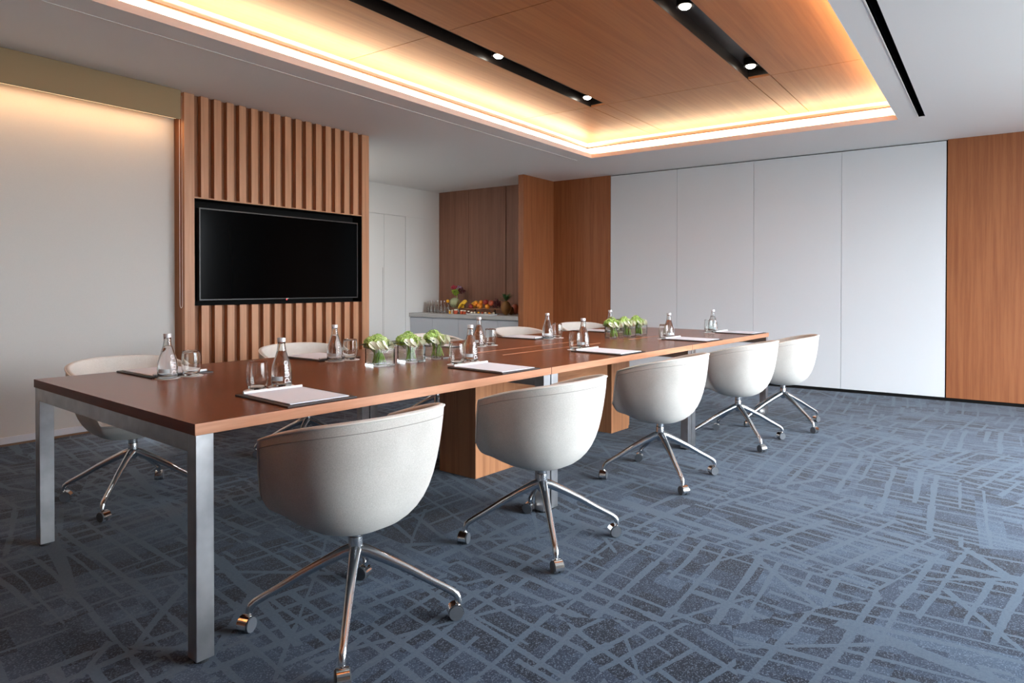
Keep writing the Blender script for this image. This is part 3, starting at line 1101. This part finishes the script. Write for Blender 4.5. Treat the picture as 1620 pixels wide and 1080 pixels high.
def make_glass(label, loc, rz, group):
    t = thing('water_glass', label, 'glass', loc, rz, group)
    bm = bmesh.new()
    out = [(0.0, 0.0), (0.027, 0.0), (0.031, 0.002), (0.0355, 0.012), (0.0400, 0.030), (0.0415, 0.050), (0.0408, 0.075), (0.0385, 0.100), (0.0365, 0.1135), (0.0362, 0.1142)]
    inn = [(0.0357, 0.1140), (0.0355, 0.1130), (0.0375, 0.100), (0.0397, 0.075), (0.0403, 0.050), (0.0386, 0.031), (0.0335, 0.015), (0.018, 0.0105), (0.0, 0.0100)]
    lathe(bm, out + inn, 32, cap=False)
    fin(bm, 'glass_body', M['glass'], t, smooth=True, angle=0.55)
    return t

def make_coaster(label, loc, group):
    bm = bmesh.new()
    lathe(bm, [(0.0, 0.0), (0.052, 0.0), (0.053, 0.0008), (0.052, 0.0016), (0.0, 0.0016)], 32, cap=False)
    o = fin(bm, 'coaster', M['coaster'], None, smooth=True, angle=0.5)
    o.location = loc
    return tag(o, label, 'coaster', group)

def make_pad(label, loc, rz, group):
    t = thing('notepad', label, 'notepad', loc, rz, group)
    w, h = 0.285, 0.375
    box('leather_board', 0, w, 0, h, 0.0, 0.006, M['leather'], t, bevel=0.0015)
    bm = bmesh.new()
    bx(bm, 0.022, w - 0.020, 0.022, h - 0.028, 0.0062, 0.0092)
    fin(bm, 'paper_sheets', M['paper'], t)
    bm = bmesh.new()
    tube(bm, [(0.020, h - 0.026, 0.0125), (w - 0.018, h - 0.026, 0.0125)], 0.0055, 10)
    fin(bm, 'bound_edge', plain('bound_edge', (0.80, 0.82, 0.85), 0.4), t, smooth=True, angle=0.8)
    return t

# (u, v) in table coordinates
near_set = [  # pad u0,v0, rot, bottle, glass
    ((0.325, 0.018), -0.03, (0.585, 0.478), (0.462, 0.452)),
    ((1.450, 0.010), -0.03, (1.755, 0.500), (1.600, 0.452)),
    ((2.545, 0.004), -0.03, (2.790, 0.440), (2.680, 0.428)),
    ((3.790, 0.004), -0.02, (3.960, 0.395), (3.860, 0.385)),
    ((4.770, 0.004), -0.02, (4.890, 0.420), (4.770, 0.405))]
far_set = [
    ((0.615, 1.505), 0.02, (0.390, 1.085), (0.500, 1.095)),
    ((1.480, 1.505), 0.04, (1.285, 1.085), (1.385, 1.080)),
    ((2.520, 1.505), 0.03, (2.470, 1.085), (2.580, 1.075)),
    ((3.420, 1.490), 0.03, (3.300, 1.110), (3.420, 1.100)),
    ((4.450, 1.480), 0.03, (4.200, 1.080), (4.320, 1.075))]
PROJ = True
nw = ['near side of the table, closest to the camera', 'near side of the table, second seat', 'near side of the table, third seat', 'near side of the table, fourth seat', 'near side of the table, farthest seat']
fwd = ['far side of the table, closest to the camera', 'far side of the table, second seat', 'far side of the table, third seat', 'far side of the table, fourth seat', 'far side of the table, farthest seat']
B0 = G0 = K0 = P0 = None
for side, sets, words in ((0, near_set, nw), (1, far_set, fwd)):
    for k, (pd, pr, bt, gl) in enumerate(sets):
        w_ = words[k]
        grp = 'near side' if side == 0 else 'far side'
        rz = TH + pr + (PI if side else 0)
        lb = 'clear water bottle with white cap, %s' % w_
        lg = 'empty clear tumbler beside a bottle, %s' % w_
        lk1 = 'white paper coaster under the bottle, %s' % w_
        lk2 = 'white paper coaster under the tumbler, %s' % w_
        lp = 'white notepad on black leather board, %s' % w_
        zc = TZ + 0.0004
        if P0 is None:
            P0 = make_pad(lp, W(*pd, zc), rz, 'notepads at each seat')
            B0 = make_bottle(lb, W(*bt, TZ + 0.0022), 0.0, 'water bottles on the table')
            G0 = make_glass(lg, W(*gl, TZ + 0.0022), 0.0, 'tumblers on the table')
            K0 = make_coaster(lk1, W(*bt, zc), 'paper coasters on the table')
            k2 = K0.copy(); COL.objects.link(k2); k2.location = W(*gl, zc); k2['label'] = lk2
        else:
            dup(P0, W(*pd, zc), rz, lp)
            dup(B0, W(*bt, TZ + 0.0022), random.uniform(-0.5, 0.9), lb)
            dup(G0, W(*gl, TZ + 0.0022), 0, lg)
            for q, l_ in ((bt, lk1), (gl, lk2)):
                k2 = K0.copy(); COL.objects.link(k2); k2.location = W(*q, zc); k2['label'] = l_

# ------------------------------------------------------------------ flower cubes
M['stem'] = plain('stem', (0.46, 0.72, 0.16), 0.5)
M['leaf'] = plain('leaf', (0.035, 0.10, 0.025), 0.4, var=0.3)
M['petal'] = plain('petal', (0.74, 0.80, 0.52), 0.6)
M['petal_white'] = plain('petal_white', (0.88, 0.92, 0.76), 0.55)
M['floret'] = plain('floret', (0.50, 0.72, 0.20), 0.6, var=0.25)
M['floret_pale'] = plain('floret_pale', (0.70, 0.84, 0.42), 0.6, var=0.2)
VS = 0.108
VH = 0.094
def make_vase(label, loc, rz):
    t = thing('glass_cube_vase', label, 'vase', loc, rz, 'glass cube vases on the table')
    bm = bmesh.new()
    s, i_ = VS / 2, VS / 2 - 0.005
    vo = [bm.verts.new((x, y, z)) for z in (0, VH) for (x, y) in ((-s, -s), (s, -s), (s, s), (-s, s))]
    vi = [bm.verts.new((x, y, z)) for z in (0.010, VH) for (x, y) in ((-i_, -i_), (i_, -i_), (i_, i_), (-i_, i_))]
    bm.faces.new(vo[:4][::-1]); bm.faces.new(vi[:4])
    for a in range(4):
        b = (a + 1) % 4
        bm.faces.new((vo[a], vo[b], vo[b + 4], vo[a + 4]))
        bm.faces.new((vi[b], vi[a], vi[a + 4], vi[b + 4]))
        bm.faces.new((vo[a + 4], vo[b + 4], vi[b + 4], vi[a + 4]))
    fin(bm, 'glass_body', M['glass'], t)
    j = i_ - 0.0004
    box('water', -j, j, -j, j, 0.0104, VH * 0.70, M['thin_water'], t)
    return t

def leaf_blade(bm, base, d, L, w, droop=0.3, n=7):
    base = Vector(base); d = Vector(d).normalized()
    side = d.cross(Vector((0, 0, 1))).normalized()
    upv = side.cross(d)
    rows = []
    for i in range(n + 1):
        t = i / n
        p = base + d * L * t + Vector((0, 0, -droop * L * t * t))
        ww = w * math.sin(PI * min(1, t * 0.93 + 0.04)) ** 0.8
        rows.append([bm.verts.new(p - side * ww + upv * ww * 0.35), bm.verts.new(p), bm.verts.new(p + side * ww + upv * ww * 0.35)])
    for a, b in zip(rows, rows[1:]):
        bm.faces.new((a[0], a[1], b[1], b[0]))
        bm.faces.new((a[1], a[2], b[2], b[1]))

def calla(bm, base, d, L, r):
    """funnel-shaped white bloom that opens and flares to one side"""
    d = Vector(d).normalized()
    a = d.cross(Vector((0.3, 0.2, 1))).normalized()
    b = d.cross(a)
    base = Vector(base)
    N, K = 14, 7
    rows = []
    for k in range(K + 1):
        t = k / K
        rr = r * (0.16 + 0.25 * t + 0.75 * t ** 3)
        row = []
        for i in range(N + 1):
            an = 2 * PI * i / N * 0.97
            lift = (0.35 * math.cos(an) * t * t) * L
            flare = 1.0 + 0.25 * t * math.cos(an)
            row.append(bm.verts.new(base + d * (L * t * (1.0 - 0.25 * t) + lift) + (a * math.cos(an) + b * math.sin(an)) * rr * flare))
        rows.append(row)
    for p, q in zip(rows, rows[1:]):
        for i in range(N):
            bm.faces.new((p[i], p[i + 1], q[i + 1], q[i]))

def make_bouquet(label, loc, rz, seed, leafdirs):
    R_ = random.Random(seed)
    t = thing('flower_bouquet', label, 'flowers', loc, rz, 'green and white bouquets in the cubes')
    # stems
    for k in range(18):
        bm = bmesh.new()
        a = R_.uniform(0, 2 * PI)
        r0, r1 = R_.uniform(0.010, 0.040), R_.uniform(0.010, 0.034)
        b = a + R_.uniform(0.3, 1.3)
        p0 = (r0 * math.cos(a), r0 * math.sin(a), 0.014)
        p1 = (r1 * math.cos(b), r1 * math.sin(b), 0.098)
        pm_ = ((p0[0] + p1[0]) * 0.42, (p0[1] + p1[1]) * 0.42, 0.06)
        tube(bm, [p0, pm_, p1], R_.uniform(0.0022, 0.0038), 6)
        fin(bm, 'stem', M['stem'], t, smooth=True)
    # hydrangea heads made of many small florets
    heads = [(-0.030 + R_.uniform(-.006, .006), 0.030, 0.114, 0.034, 'floret'), (0.034, 0.032 + R_.uniform(-.006, .006), 0.112, 0.033, 'floret_pale'), (0.004, -0.006, 0.112, 0.032, 'floret_pale' if seed % 2 else 'floret'), (0.0, 0.022, 0.130, 0.032, 'floret')]
    for (hx, hy, hz, hr, mt) in heads:
        bm = bmesh.new()
        ball(bm, (hx, hy, hz), hr * 0.72, 10, 7)
        for q in range(70):
            z_ = R_.uniform(-0.35, 1)
            an = R_.uniform(0, 2 * PI)
            s = math.sqrt(1 - z_ * z_)
            nv = Vector((s * math.cos(an), s * math.sin(an), z_))
            c = Vector((hx, hy, hz)) + nv * hr * R_.uniform(0.85, 1.12)
            e1 = nv.cross(Vector((0.3, 0.5, 0.8))).normalized()
            e2 = nv.cross(e1)
            ro = R_.uniform(0, 2 * PI)
            e1, e2 = e1 * math.cos(ro) + e2 * math.sin(ro), e2 * math.cos(ro) - e1 * math.sin(ro)
            pw = hr * R_.uniform(0.20, 0.30)
            for (da, db) in ((e1, e2), (e2, -e1), (-e1, -e2), (-e2, e1)):
                v0 = bm.verts.new(c)
                v1 = bm.verts.new(c + da * pw + db * pw * 0.5 + nv * pw * 0.25)
                v2 = bm.verts.new(c + da * pw * 1.25 - db * 0.0 + nv * pw * 0.5)
                v3 = bm.verts.new(c + da * pw - db * pw * 0.5 + nv * pw * 0.25)
                bm.faces.new((v0, v1, v2, v3))
        fin(bm, 'hydrangea_head', M[mt], t)
    for k in range(6):
        a = (-2.75, -2.15, -1.55, -0.7, 0.6, 2.4)[k] + R_.uniform(-0.15, 0.15)
        bm = bmesh.new()
        calla(bm, (0.030 * math.cos(a), 0.030 * math.sin(a), 0.070), (math.cos(a) * 0.75, math.sin(a) * 0.75, 1.0), 0.060, 0.022)
        fin(bm, 'calla_bloom', M['petal_white'], t, smooth=True)
    for (da, L, w) in leafdirs:
        bm = bmesh.new()
        leaf_blade(bm, (0.042 * math.cos(da), 0.042 * math.sin(da), 0.098), (math.cos(da), math.sin(da), 0.5), L * 1.0, w * 1.25, 0.35)
        fin(bm, 'leaf', M['leaf'], t, smooth=True)
    return t

vdefs = [((1.315, 0.735), 'nearest group, left of the three', [(2.5, 0.075, 0.017), (-0.35, 0.09, 0.016), (-0.9, 0.05, 0.014)]),
         ((1.540, 0.742), 'nearest group, middle of the three', [(2.6, 0.10, 0.013), (3.3, 0.06, 0.018), (0.9, 0.07, 0.018)]),
         ((1.745, 0.752), 'nearest group, right of the three', [(2.7, 0.07, 0.020), (-0.5, 0.09, 0.014), (3.4, 0.06, 0.016)]),
         ((3.690, 0.735), 'far group, left of the three', [(2.8, 0.07, 0.022), (2.2, 0.06, 0.02)]),
         ((3.895, 0.740), 'far group, middle of the three', [(3.0, 0.07, 0.022), (2.4, 0.06, 0.018)]),
         ((4.100, 0.745), 'far group, right of the three', [(2.9, 0.07, 0.022), (1.6, 0.06, 0.02)])]
V0 = None
for k, (uv, ww, lf) in enumerate(vdefs):
    lv = 'square clear glass vase, %s on the table' % ww
    if V0 is None:
        V0 = make_vase(lv, W(*uv, TZ + 0.0004), TH)
    else:
        dup(V0, W(*uv, TZ + 0.0004), TH, lv)
    make_bouquet('white calla and green hydrangea bunch in a cube, %s' % ww, W(*uv, TZ + 0.0006), TH + (k % 3) * 0.2, 11 + k, [(a - (k % 3) * 0.2, L, w) for a, L, w in lf])

# ------------------------------------------------------------------ counter in the niche
CTZ = 0.745
cb = thing('counter_cabinet', 'low grey cabinet with flush doors below the buffet counter', 'cabinet', (7.30, 5.17, 0))
box('carcass', 0.02, 0.64, 0.0, 2.015, 0.06, CTZ - 0.056, M['cabinet'], cb)
box('plinth', 0.05, 0.64, 0.0, 2.015, 0.0, 0.06, M['black_gap'], cb)
yy = [0.0, 0.36, 1.06, 1.56, 2.015]
for a, b in zip(yy, yy[1:]):
    box('door', 0.0, 0.02, a + 0.002, b - 0.002, 0.07, CTZ - 0.062, M['cabinet'], cb)
ctop = box('countertop', 7.275, 7.952, 5.168, 7.188, CTZ - 0.055, CTZ, M['stone'], None, bevel=0.002)
tag(ctop, 'long grey stone countertop that carries the fruit buffet', 'countertop')

# camera rays onto the counter, to place the small things where they stand
def on_counter(px, x, z=None):
    """world y of the photo column px on the plane X = x"""
    d = fw + r2 * (px - 810) / 1058.48
    return d.y / d.x * x
def pxm(x, y):
    return 1058.48 / (x * fw.x + y * fw.y)
CZ = CTZ + 0.0004
# six small water bottles, smaller copies
bw = ['first', 'second', 'third', 'fourth', 'fifth', 'sixth']
for k, px in enumerate((677.5, 682.0, 687.0, 692.5, 697.8, 703.0)):
    x = 7.56 - 0.012 * k
    b = dup(B0, (x, on_counter(px, x), CZ), random.uniform(0, 6), 'small clear glass bottle on the buffet counter, %s from the left' % bw[k], 'glass bottles lined up on the counter')
    b.scale = (0.52, 0.52, 0.92)

M['orange'] = plain('orange', (0.85, 0.30, 0.02), 0.45, bumpscale=150, bumpstr=0.3)
M['banana'] = plain('banana', (0.85, 0.50, 0.03), 0.5, var=0.12)
M['melon'] = plain('melon', (0.34, 0.36, 0.20), 0.6, var=0.15, bumpscale=60, bumpstr=0.4)
M['apple'] = plain('apple', (0.30, 0.025, 0.02), 0.35, var=0.4)
M['mango'] = plain('mango', (0.42, 0.09, 0.04), 0.4, var=0.5)
M['grape'] = plain('grape', (0.10, 0.012, 0.016), 0.3)
M['grape_green'] = plain('grape_green', (0.28, 0.42, 0.03), 0.35, var=0.2)
M['pine'] = plain('pine', (0.22, 0.10, 0.02), 0.6, var=0.4, bumpscale=40, bumpstr=0.6)
M['pineleaf'] = plain('pineleaf', (0.04, 0.12, 0.035), 0.5, var=0.3)
M['juice'] = plain('juice', (0.85, 0.42, 0.02), 0.3)
M['jam'] = plain('jam', (0.50, 0.07, 0.02), 0.3)
M['cream'] = plain('cream', (0.75, 0.70, 0.55), 0.5)
M['wire'] = plain('wire', (0.05, 0.04, 0.035), 0.4, metal=0.8)
M['plate'] = plain('plate', (0.75, 0.75, 0.76), 0.3)
M['flower_red'] = plain('flower_red', (0.45, 0.03, 0.06), 0.5)
M['flower_violet'] = plain('flower_violet', (0.35, 0.20, 0.30), 0.5)

def P(px, x, z):
    return Vector((x, on_counter(px, x), z))
def single(name, bm, mat, loc, label, cat, group=None, smooth=True):
    o = fin(bm, name, mat, None, smooth=smooth)
    o.location = loc
    return tag(o, label, cat, group)

# juice bottle with orange stopper
jb = thing('juice_bottle', 'small bottle with a round yellow stopper beside the clear bottles', 'bottle', P(708.5, 7.50, CZ))
bm = bmesh.new(); lathe(bm, [(0, 0), (0.020, 0), (0.024, 0.03), (0.022, 0.08), (0.010, 0.13), (0.010, 0.155), (0, 0.155)], 16, cap=False)
fin(bm, 'glass_body', M['glass'], jb, smooth=True)
bm = bmesh.new(); ball(bm, (0, 0, 0.180), 0.025, 12, 8)
fin(bm, 'stopper', M['juice'], jb, smooth=True)
# cake stands carrying the fruit
def stand(px, x, r, h, label):
    t = thing('fruit_stand', label, 'stand', P(px, x, CZ), 0, 'dark fruit stands on the counter')
    bm = bmesh.new(); lathe(bm, [(0, 0), (r * 0.5, 0), (r * 0.48, 0.006), (0.012, 0.014), (0.010, h - 0.01), (0, h - 0.01)], 24, cap=False)
    fin(bm, 'foot', M['wire'], t, smooth=True, angle=0.6)
    bm = bmesh.new(); lathe(bm, [(0, h - 0.010), (r, h - 0.006), (r + 0.004, h), (0, h)], 32, cap=False)
    fin(bm, 'tray', M['wood_slat'], t, smooth=True, angle=0.6)
    bm = bmesh.new()
    for zz in (h + 0.02, h + 0.045):
        tube(bm, [(r * math.cos(2 * PI * i / 28), r * math.sin(2 * PI * i / 28), zz) for i in range(28)], 0.0016, 5, closed=True)
    for i in range(14):
        a = 2 * PI * i / 14
        tube(bm, [(r * math.cos(a), r * math.sin(a), h - 0.002), (r * math.cos(a), r * math.sin(a), h + 0.045)], 0.0014, 4)
    fin(bm, 'wire_rail', M['wire'], t, smooth=True)
    return t
S1 = 0.080
stand(722.5, 7.58, 0.105, S1, 'dark footed wire stand holding the pale melon and bananas')
stand(752.0, 7.58, 0.165, S1, 'wide dark footed wire stand holding oranges, apples and bananas')
stand(783.0, 7.62, 0.120, S1, 'dark footed wire stand holding the dark grapes beside the pineapple')
# melon
bm = bmesh.new(); ball(bm, (0, 0, 0.076), 0.076, 24, 16, sx=1.05)
single('melon', bm, M['melon'], P(719.5, 7.55, CZ + S1 + 0.0005), 'large pale green melon among the fruit', 'melon')
# bananas: curved tapering tubes, each one of a hand
def banana(bm, c, ang, L=0.16, r=0.016, lean=0.0):
    pts, rr = [], []
    for i in range(9):
        t = i / 8 - 0.5
        x = L * t
        z = 0.045 * (1 - (2 * t) ** 2)
        pts.append((c[0] + x * math.sin(ang) * 0.2, c[1] - x * math.cos(ang), c[2] + z + x * math.sin(ang)))
        rr.append(r * (0.35 + 0.65 * math.sin(PI * (i + 0.8) / 9.6) ** 0.6))
    tube(bm, pts, rr, 8)
for (px, zc, n_, nm) in ((732.0, 0.135, 4, 'steep'), (748.0, 0.110, 4, 'low'), (752.0, 0.135, 3, 'top')):
    lbl = {'steep': 'bunch of yellow bananas leaning beside the pale melon', 'low': 'bunch of yellow bananas lying left of the oranges', 'top': 'bunch of yellow bananas stacked on top of the oranges'}[nm]
    t = thing('banana_bunch', lbl, 'bananas', P(px, {'steep': 7.50, 'low': 7.60, 'top': 7.68}[nm], CZ + zc - 0.03))
    for q in range(n_):
        bm = bmesh.new()
        banana(bm, (-0.03 + 0.02 * q, 0, 0.012 * q), 0.55 if nm == 'steep' else 0.12, 0.12)
        fin(bm, 'banana', M['banana'], t, smooth=True)
# oranges, apples, mangoes
fr = [(752.5, 0.128, 0.036, 'orange', 'orange beside the bananas, upper left of the three'), (761.0, 0.148, 0.031, 'orange', 'orange at the top between bananas and the red fruit'),
      (759.0, 0.090, 0.044, 'orange', 'large orange low in the wide wire stand'), (771.0, 0.088, 0.038, 'orange', 'orange at the lower right of the wire stand'),
      (744.5, 0.086, 0.040, 'apple', 'dark red apple low in the stand under the bananas'), (768.5, 0.150, 0.042, 'apple', 'red apple at the top right of the oranges'),
      (777.0, 0.140, 0.044, 'mango', 'reddish green mango on top of the fruit at right'), (732.0, 0.082, 0.030, 'banana', 'small yellow mango below the bananas')]
for px, z, r, mt, lb in fr:
    bm = bmesh.new(); ball(bm, (0, 0, 0), r, 16, 12, sz=0.93)
    nm = {'orange': 'orange', 'apple': 'apple', 'mango': 'mango', 'banana': 'mango'}[mt]
    single(nm, bm, M[mt], P(px, 7.53, CZ + z + 0.025), lb, nm)
# grapes: one bunch of many berries
def grapes(name, px, x, z, sx, sz, nb, mat, label, rb=0.011):
    R_ = random.Random(nb)
    bm = bmesh.new()
    for q in range(nb):
        while True:
            a, b, c = R_.uniform(-1, 1), R_.uniform(-1, 1), R_.uniform(-1, 1)
            if a * a + b * b + c * c < 1: break
        ball(bm, (a * 0.035, b * sx, c * sz), rb * R_.uniform(0.85, 1.1), 8, 6)
    o = single(name, bm, mat, P(px, x, z), label, 'grapes')
    return o
grapes('grape_bunch', 785.0, 7.56, CZ + 0.155, 0.075, 0.065, 90, M['grape'], 'dark red grapes heaped left of the pineapple')
# pineapple
pa = thing('pineapple', 'whole pineapple with a green crown at the right of the buffet', 'pineapple', P(800.5, 7.52, CZ))
bm = bmesh.new()
ball(bm, (0, 0, 0.100), 0.072, 20, 14, sz=1.38)
fin(bm, 'fruit_body', M['pine'], pa, smooth=True)
bm = bmesh.new()
R_ = random.Random(3)
for q in range(34):
    a = R_.uniform(0, 2 * PI); tl = R_.uniform(0.15, 1.6)
    leaf_blade(bm, (0, 0, 0.19), (math.cos(a), math.sin(a), tl * 1.6), R_.uniform(0.09, 0.17), 0.009, 0.15, 4)
fin(bm, 'leafy_crown', M['pineleaf'], pa, smooth=True)
for px, z, lb in ((808.0, 0.060, 'shaded brown coconut lowest at the right end of the counter'), (815.0, 0.075, 'shaded reddish papaya against the wing wall')):
    bm = bmesh.new(); ball(bm, (0, 0, z), z, 16, 12, sx=0.8, sy=0.8)
    single('coconut' if z < .07 else 'papaya', bm, M['pine'] if z < .07 else M['mango'], P(px, 7.68 if z < .07 else 7.86, CZ), lb, 'fruit')
# jars
for px, r, h, mt, lb in ((711.5, 0.014, 0.055, 'juice', 'tiny yellow jar beside the stoppered bottle'), (715.5, 0.014, 0.060, 'cream', 'tiny pale jar right of the yellow jar'),
                         (721.0, 0.030, 0.068, 'jam', 'squat jar with cream and dark red layers'), (730.5, 0.024, 0.058, 'jam', 'red jam jar left of its twin'),
                         (735.0, 0.022, 0.056, 'jam', 'red jam jar right of its twin'), (741.0, 0.018, 0.050, 'grape', 'dark berry jar beside the white platter')):
    t = thing('jar', lb, 'jar', P(px, 7.40, CZ), 0, 'little jars along the counter front')
    bm = bmesh.new(); lathe(bm, [(0, 0), (r, 0), (r * 1.05, h * 0.1), (r, h * 0.75), (0, h * 0.75)], 14, cap=False)
    fin(bm, 'contents', M[mt], t, smooth=True, angle=0.8)
    bm = bmesh.new(); lathe(bm, [(0, h * 0.752), (r * 0.95, h * 0.752), (r * 0.95, h), (0, h)], 14, cap=False)
    fin(bm, 'lid', M['cream'], t, smooth=True, angle=0.8)
# white platter with canapes
pl = thing('white_platter', 'long white rectangular platter in front of the fruit stands', 'platter', P(762.0, 7.38, CZ))
box('dish', -0.06, 0.06, -0.23, 0.23, 0, 0.012, M['plate'], pl, bevel=0.003)
box('rim', -0.064, 0.064, -0.24, 0.24, 0.0125, 0.016, M['plate'], pl)
for k, (px, mt) in enumerate(((746, 'cream'), (751, 'cream'), (757, 'juice'), (763, 'jam'), (768, 'cream'), (774, 'orange'), (781, 'cream'))):
    bm = bmesh.new(); ball(bm, (0, 0, 0.013), 0.016, 10, 7, sz=0.8)
    single('canape', bm, M[mt], P(px, 7.38, CZ + 0.0165), 'bite sized canape on the white platter, %s of seven from the left' % ['first', 'second', 'third', 'fourth', 'fifth', 'sixth', 'seventh'][k], 'canape', 'canapes on the white platter')
# tall vase with grapes and blossoms
tv_ = thing('flower_vase', 'slim clear vase holding green and red blossoms above the melon', 'vase', P(723.0, 7.78, CZ))
bm = bmesh.new(); lathe(bm, [(0, 0), (0.030, 0), (0.026, 0.05), (0.012, 0.14), (0.014, 0.22), (0.012, 0.22), (0.010, 0.14), (0.022, 0.05), (0, 0.01)], 18, cap=False)
fin(bm, 'glass_body', M['glass'], tv_, smooth=True)
bq = thing('buffet_bouquet', 'green grapes with red and violet blossoms in a slim vase', 'flowers', P(723.0, 7.78, CZ + 0.012))
bm = bmesh.new(); tube(bm, [(0, 0, 0), (0, 0, 0.26)], 0.004, 6)
fin(bm, 'stem', M['stem'], bq, smooth=True)
R_ = random.Random(5)
def cluster(name, c, sx, sz, nb, mat, rb):
    bm = bmesh.new()
    for q in range(nb):
        while True:
            a, b, cc = R_.uniform(-1, 1), R_.uniform(-1, 1), R_.uniform(-1, 1)
            if a * a + b * b + cc * cc < 1: break
        ball(bm, (c[0] + a * sx * 0.7, c[1] + b * sx, c[2] + cc * sz), rb * R_.uniform(0.8, 1.2), 7, 5)
    fin(bm, name, mat, bq, smooth=True)
cluster('green_cluster', (0, 0.02, 0.305), 0.075, 0.060, 60, M['grape_green'], 0.013)
cluster('red_cluster', (0, 0.055, 0.375), 0.055, 0.030, 26, M['flower_red'], 0.013)
cluster('violet_cluster', (0, -0.05, 0.365), 0.050, 0.032, 24, M['flower_violet'], 0.013)
cluster('dark_cluster', (0, -0.09, 0.320), 0.060, 0.045, 34, M['grape'], 0.013)
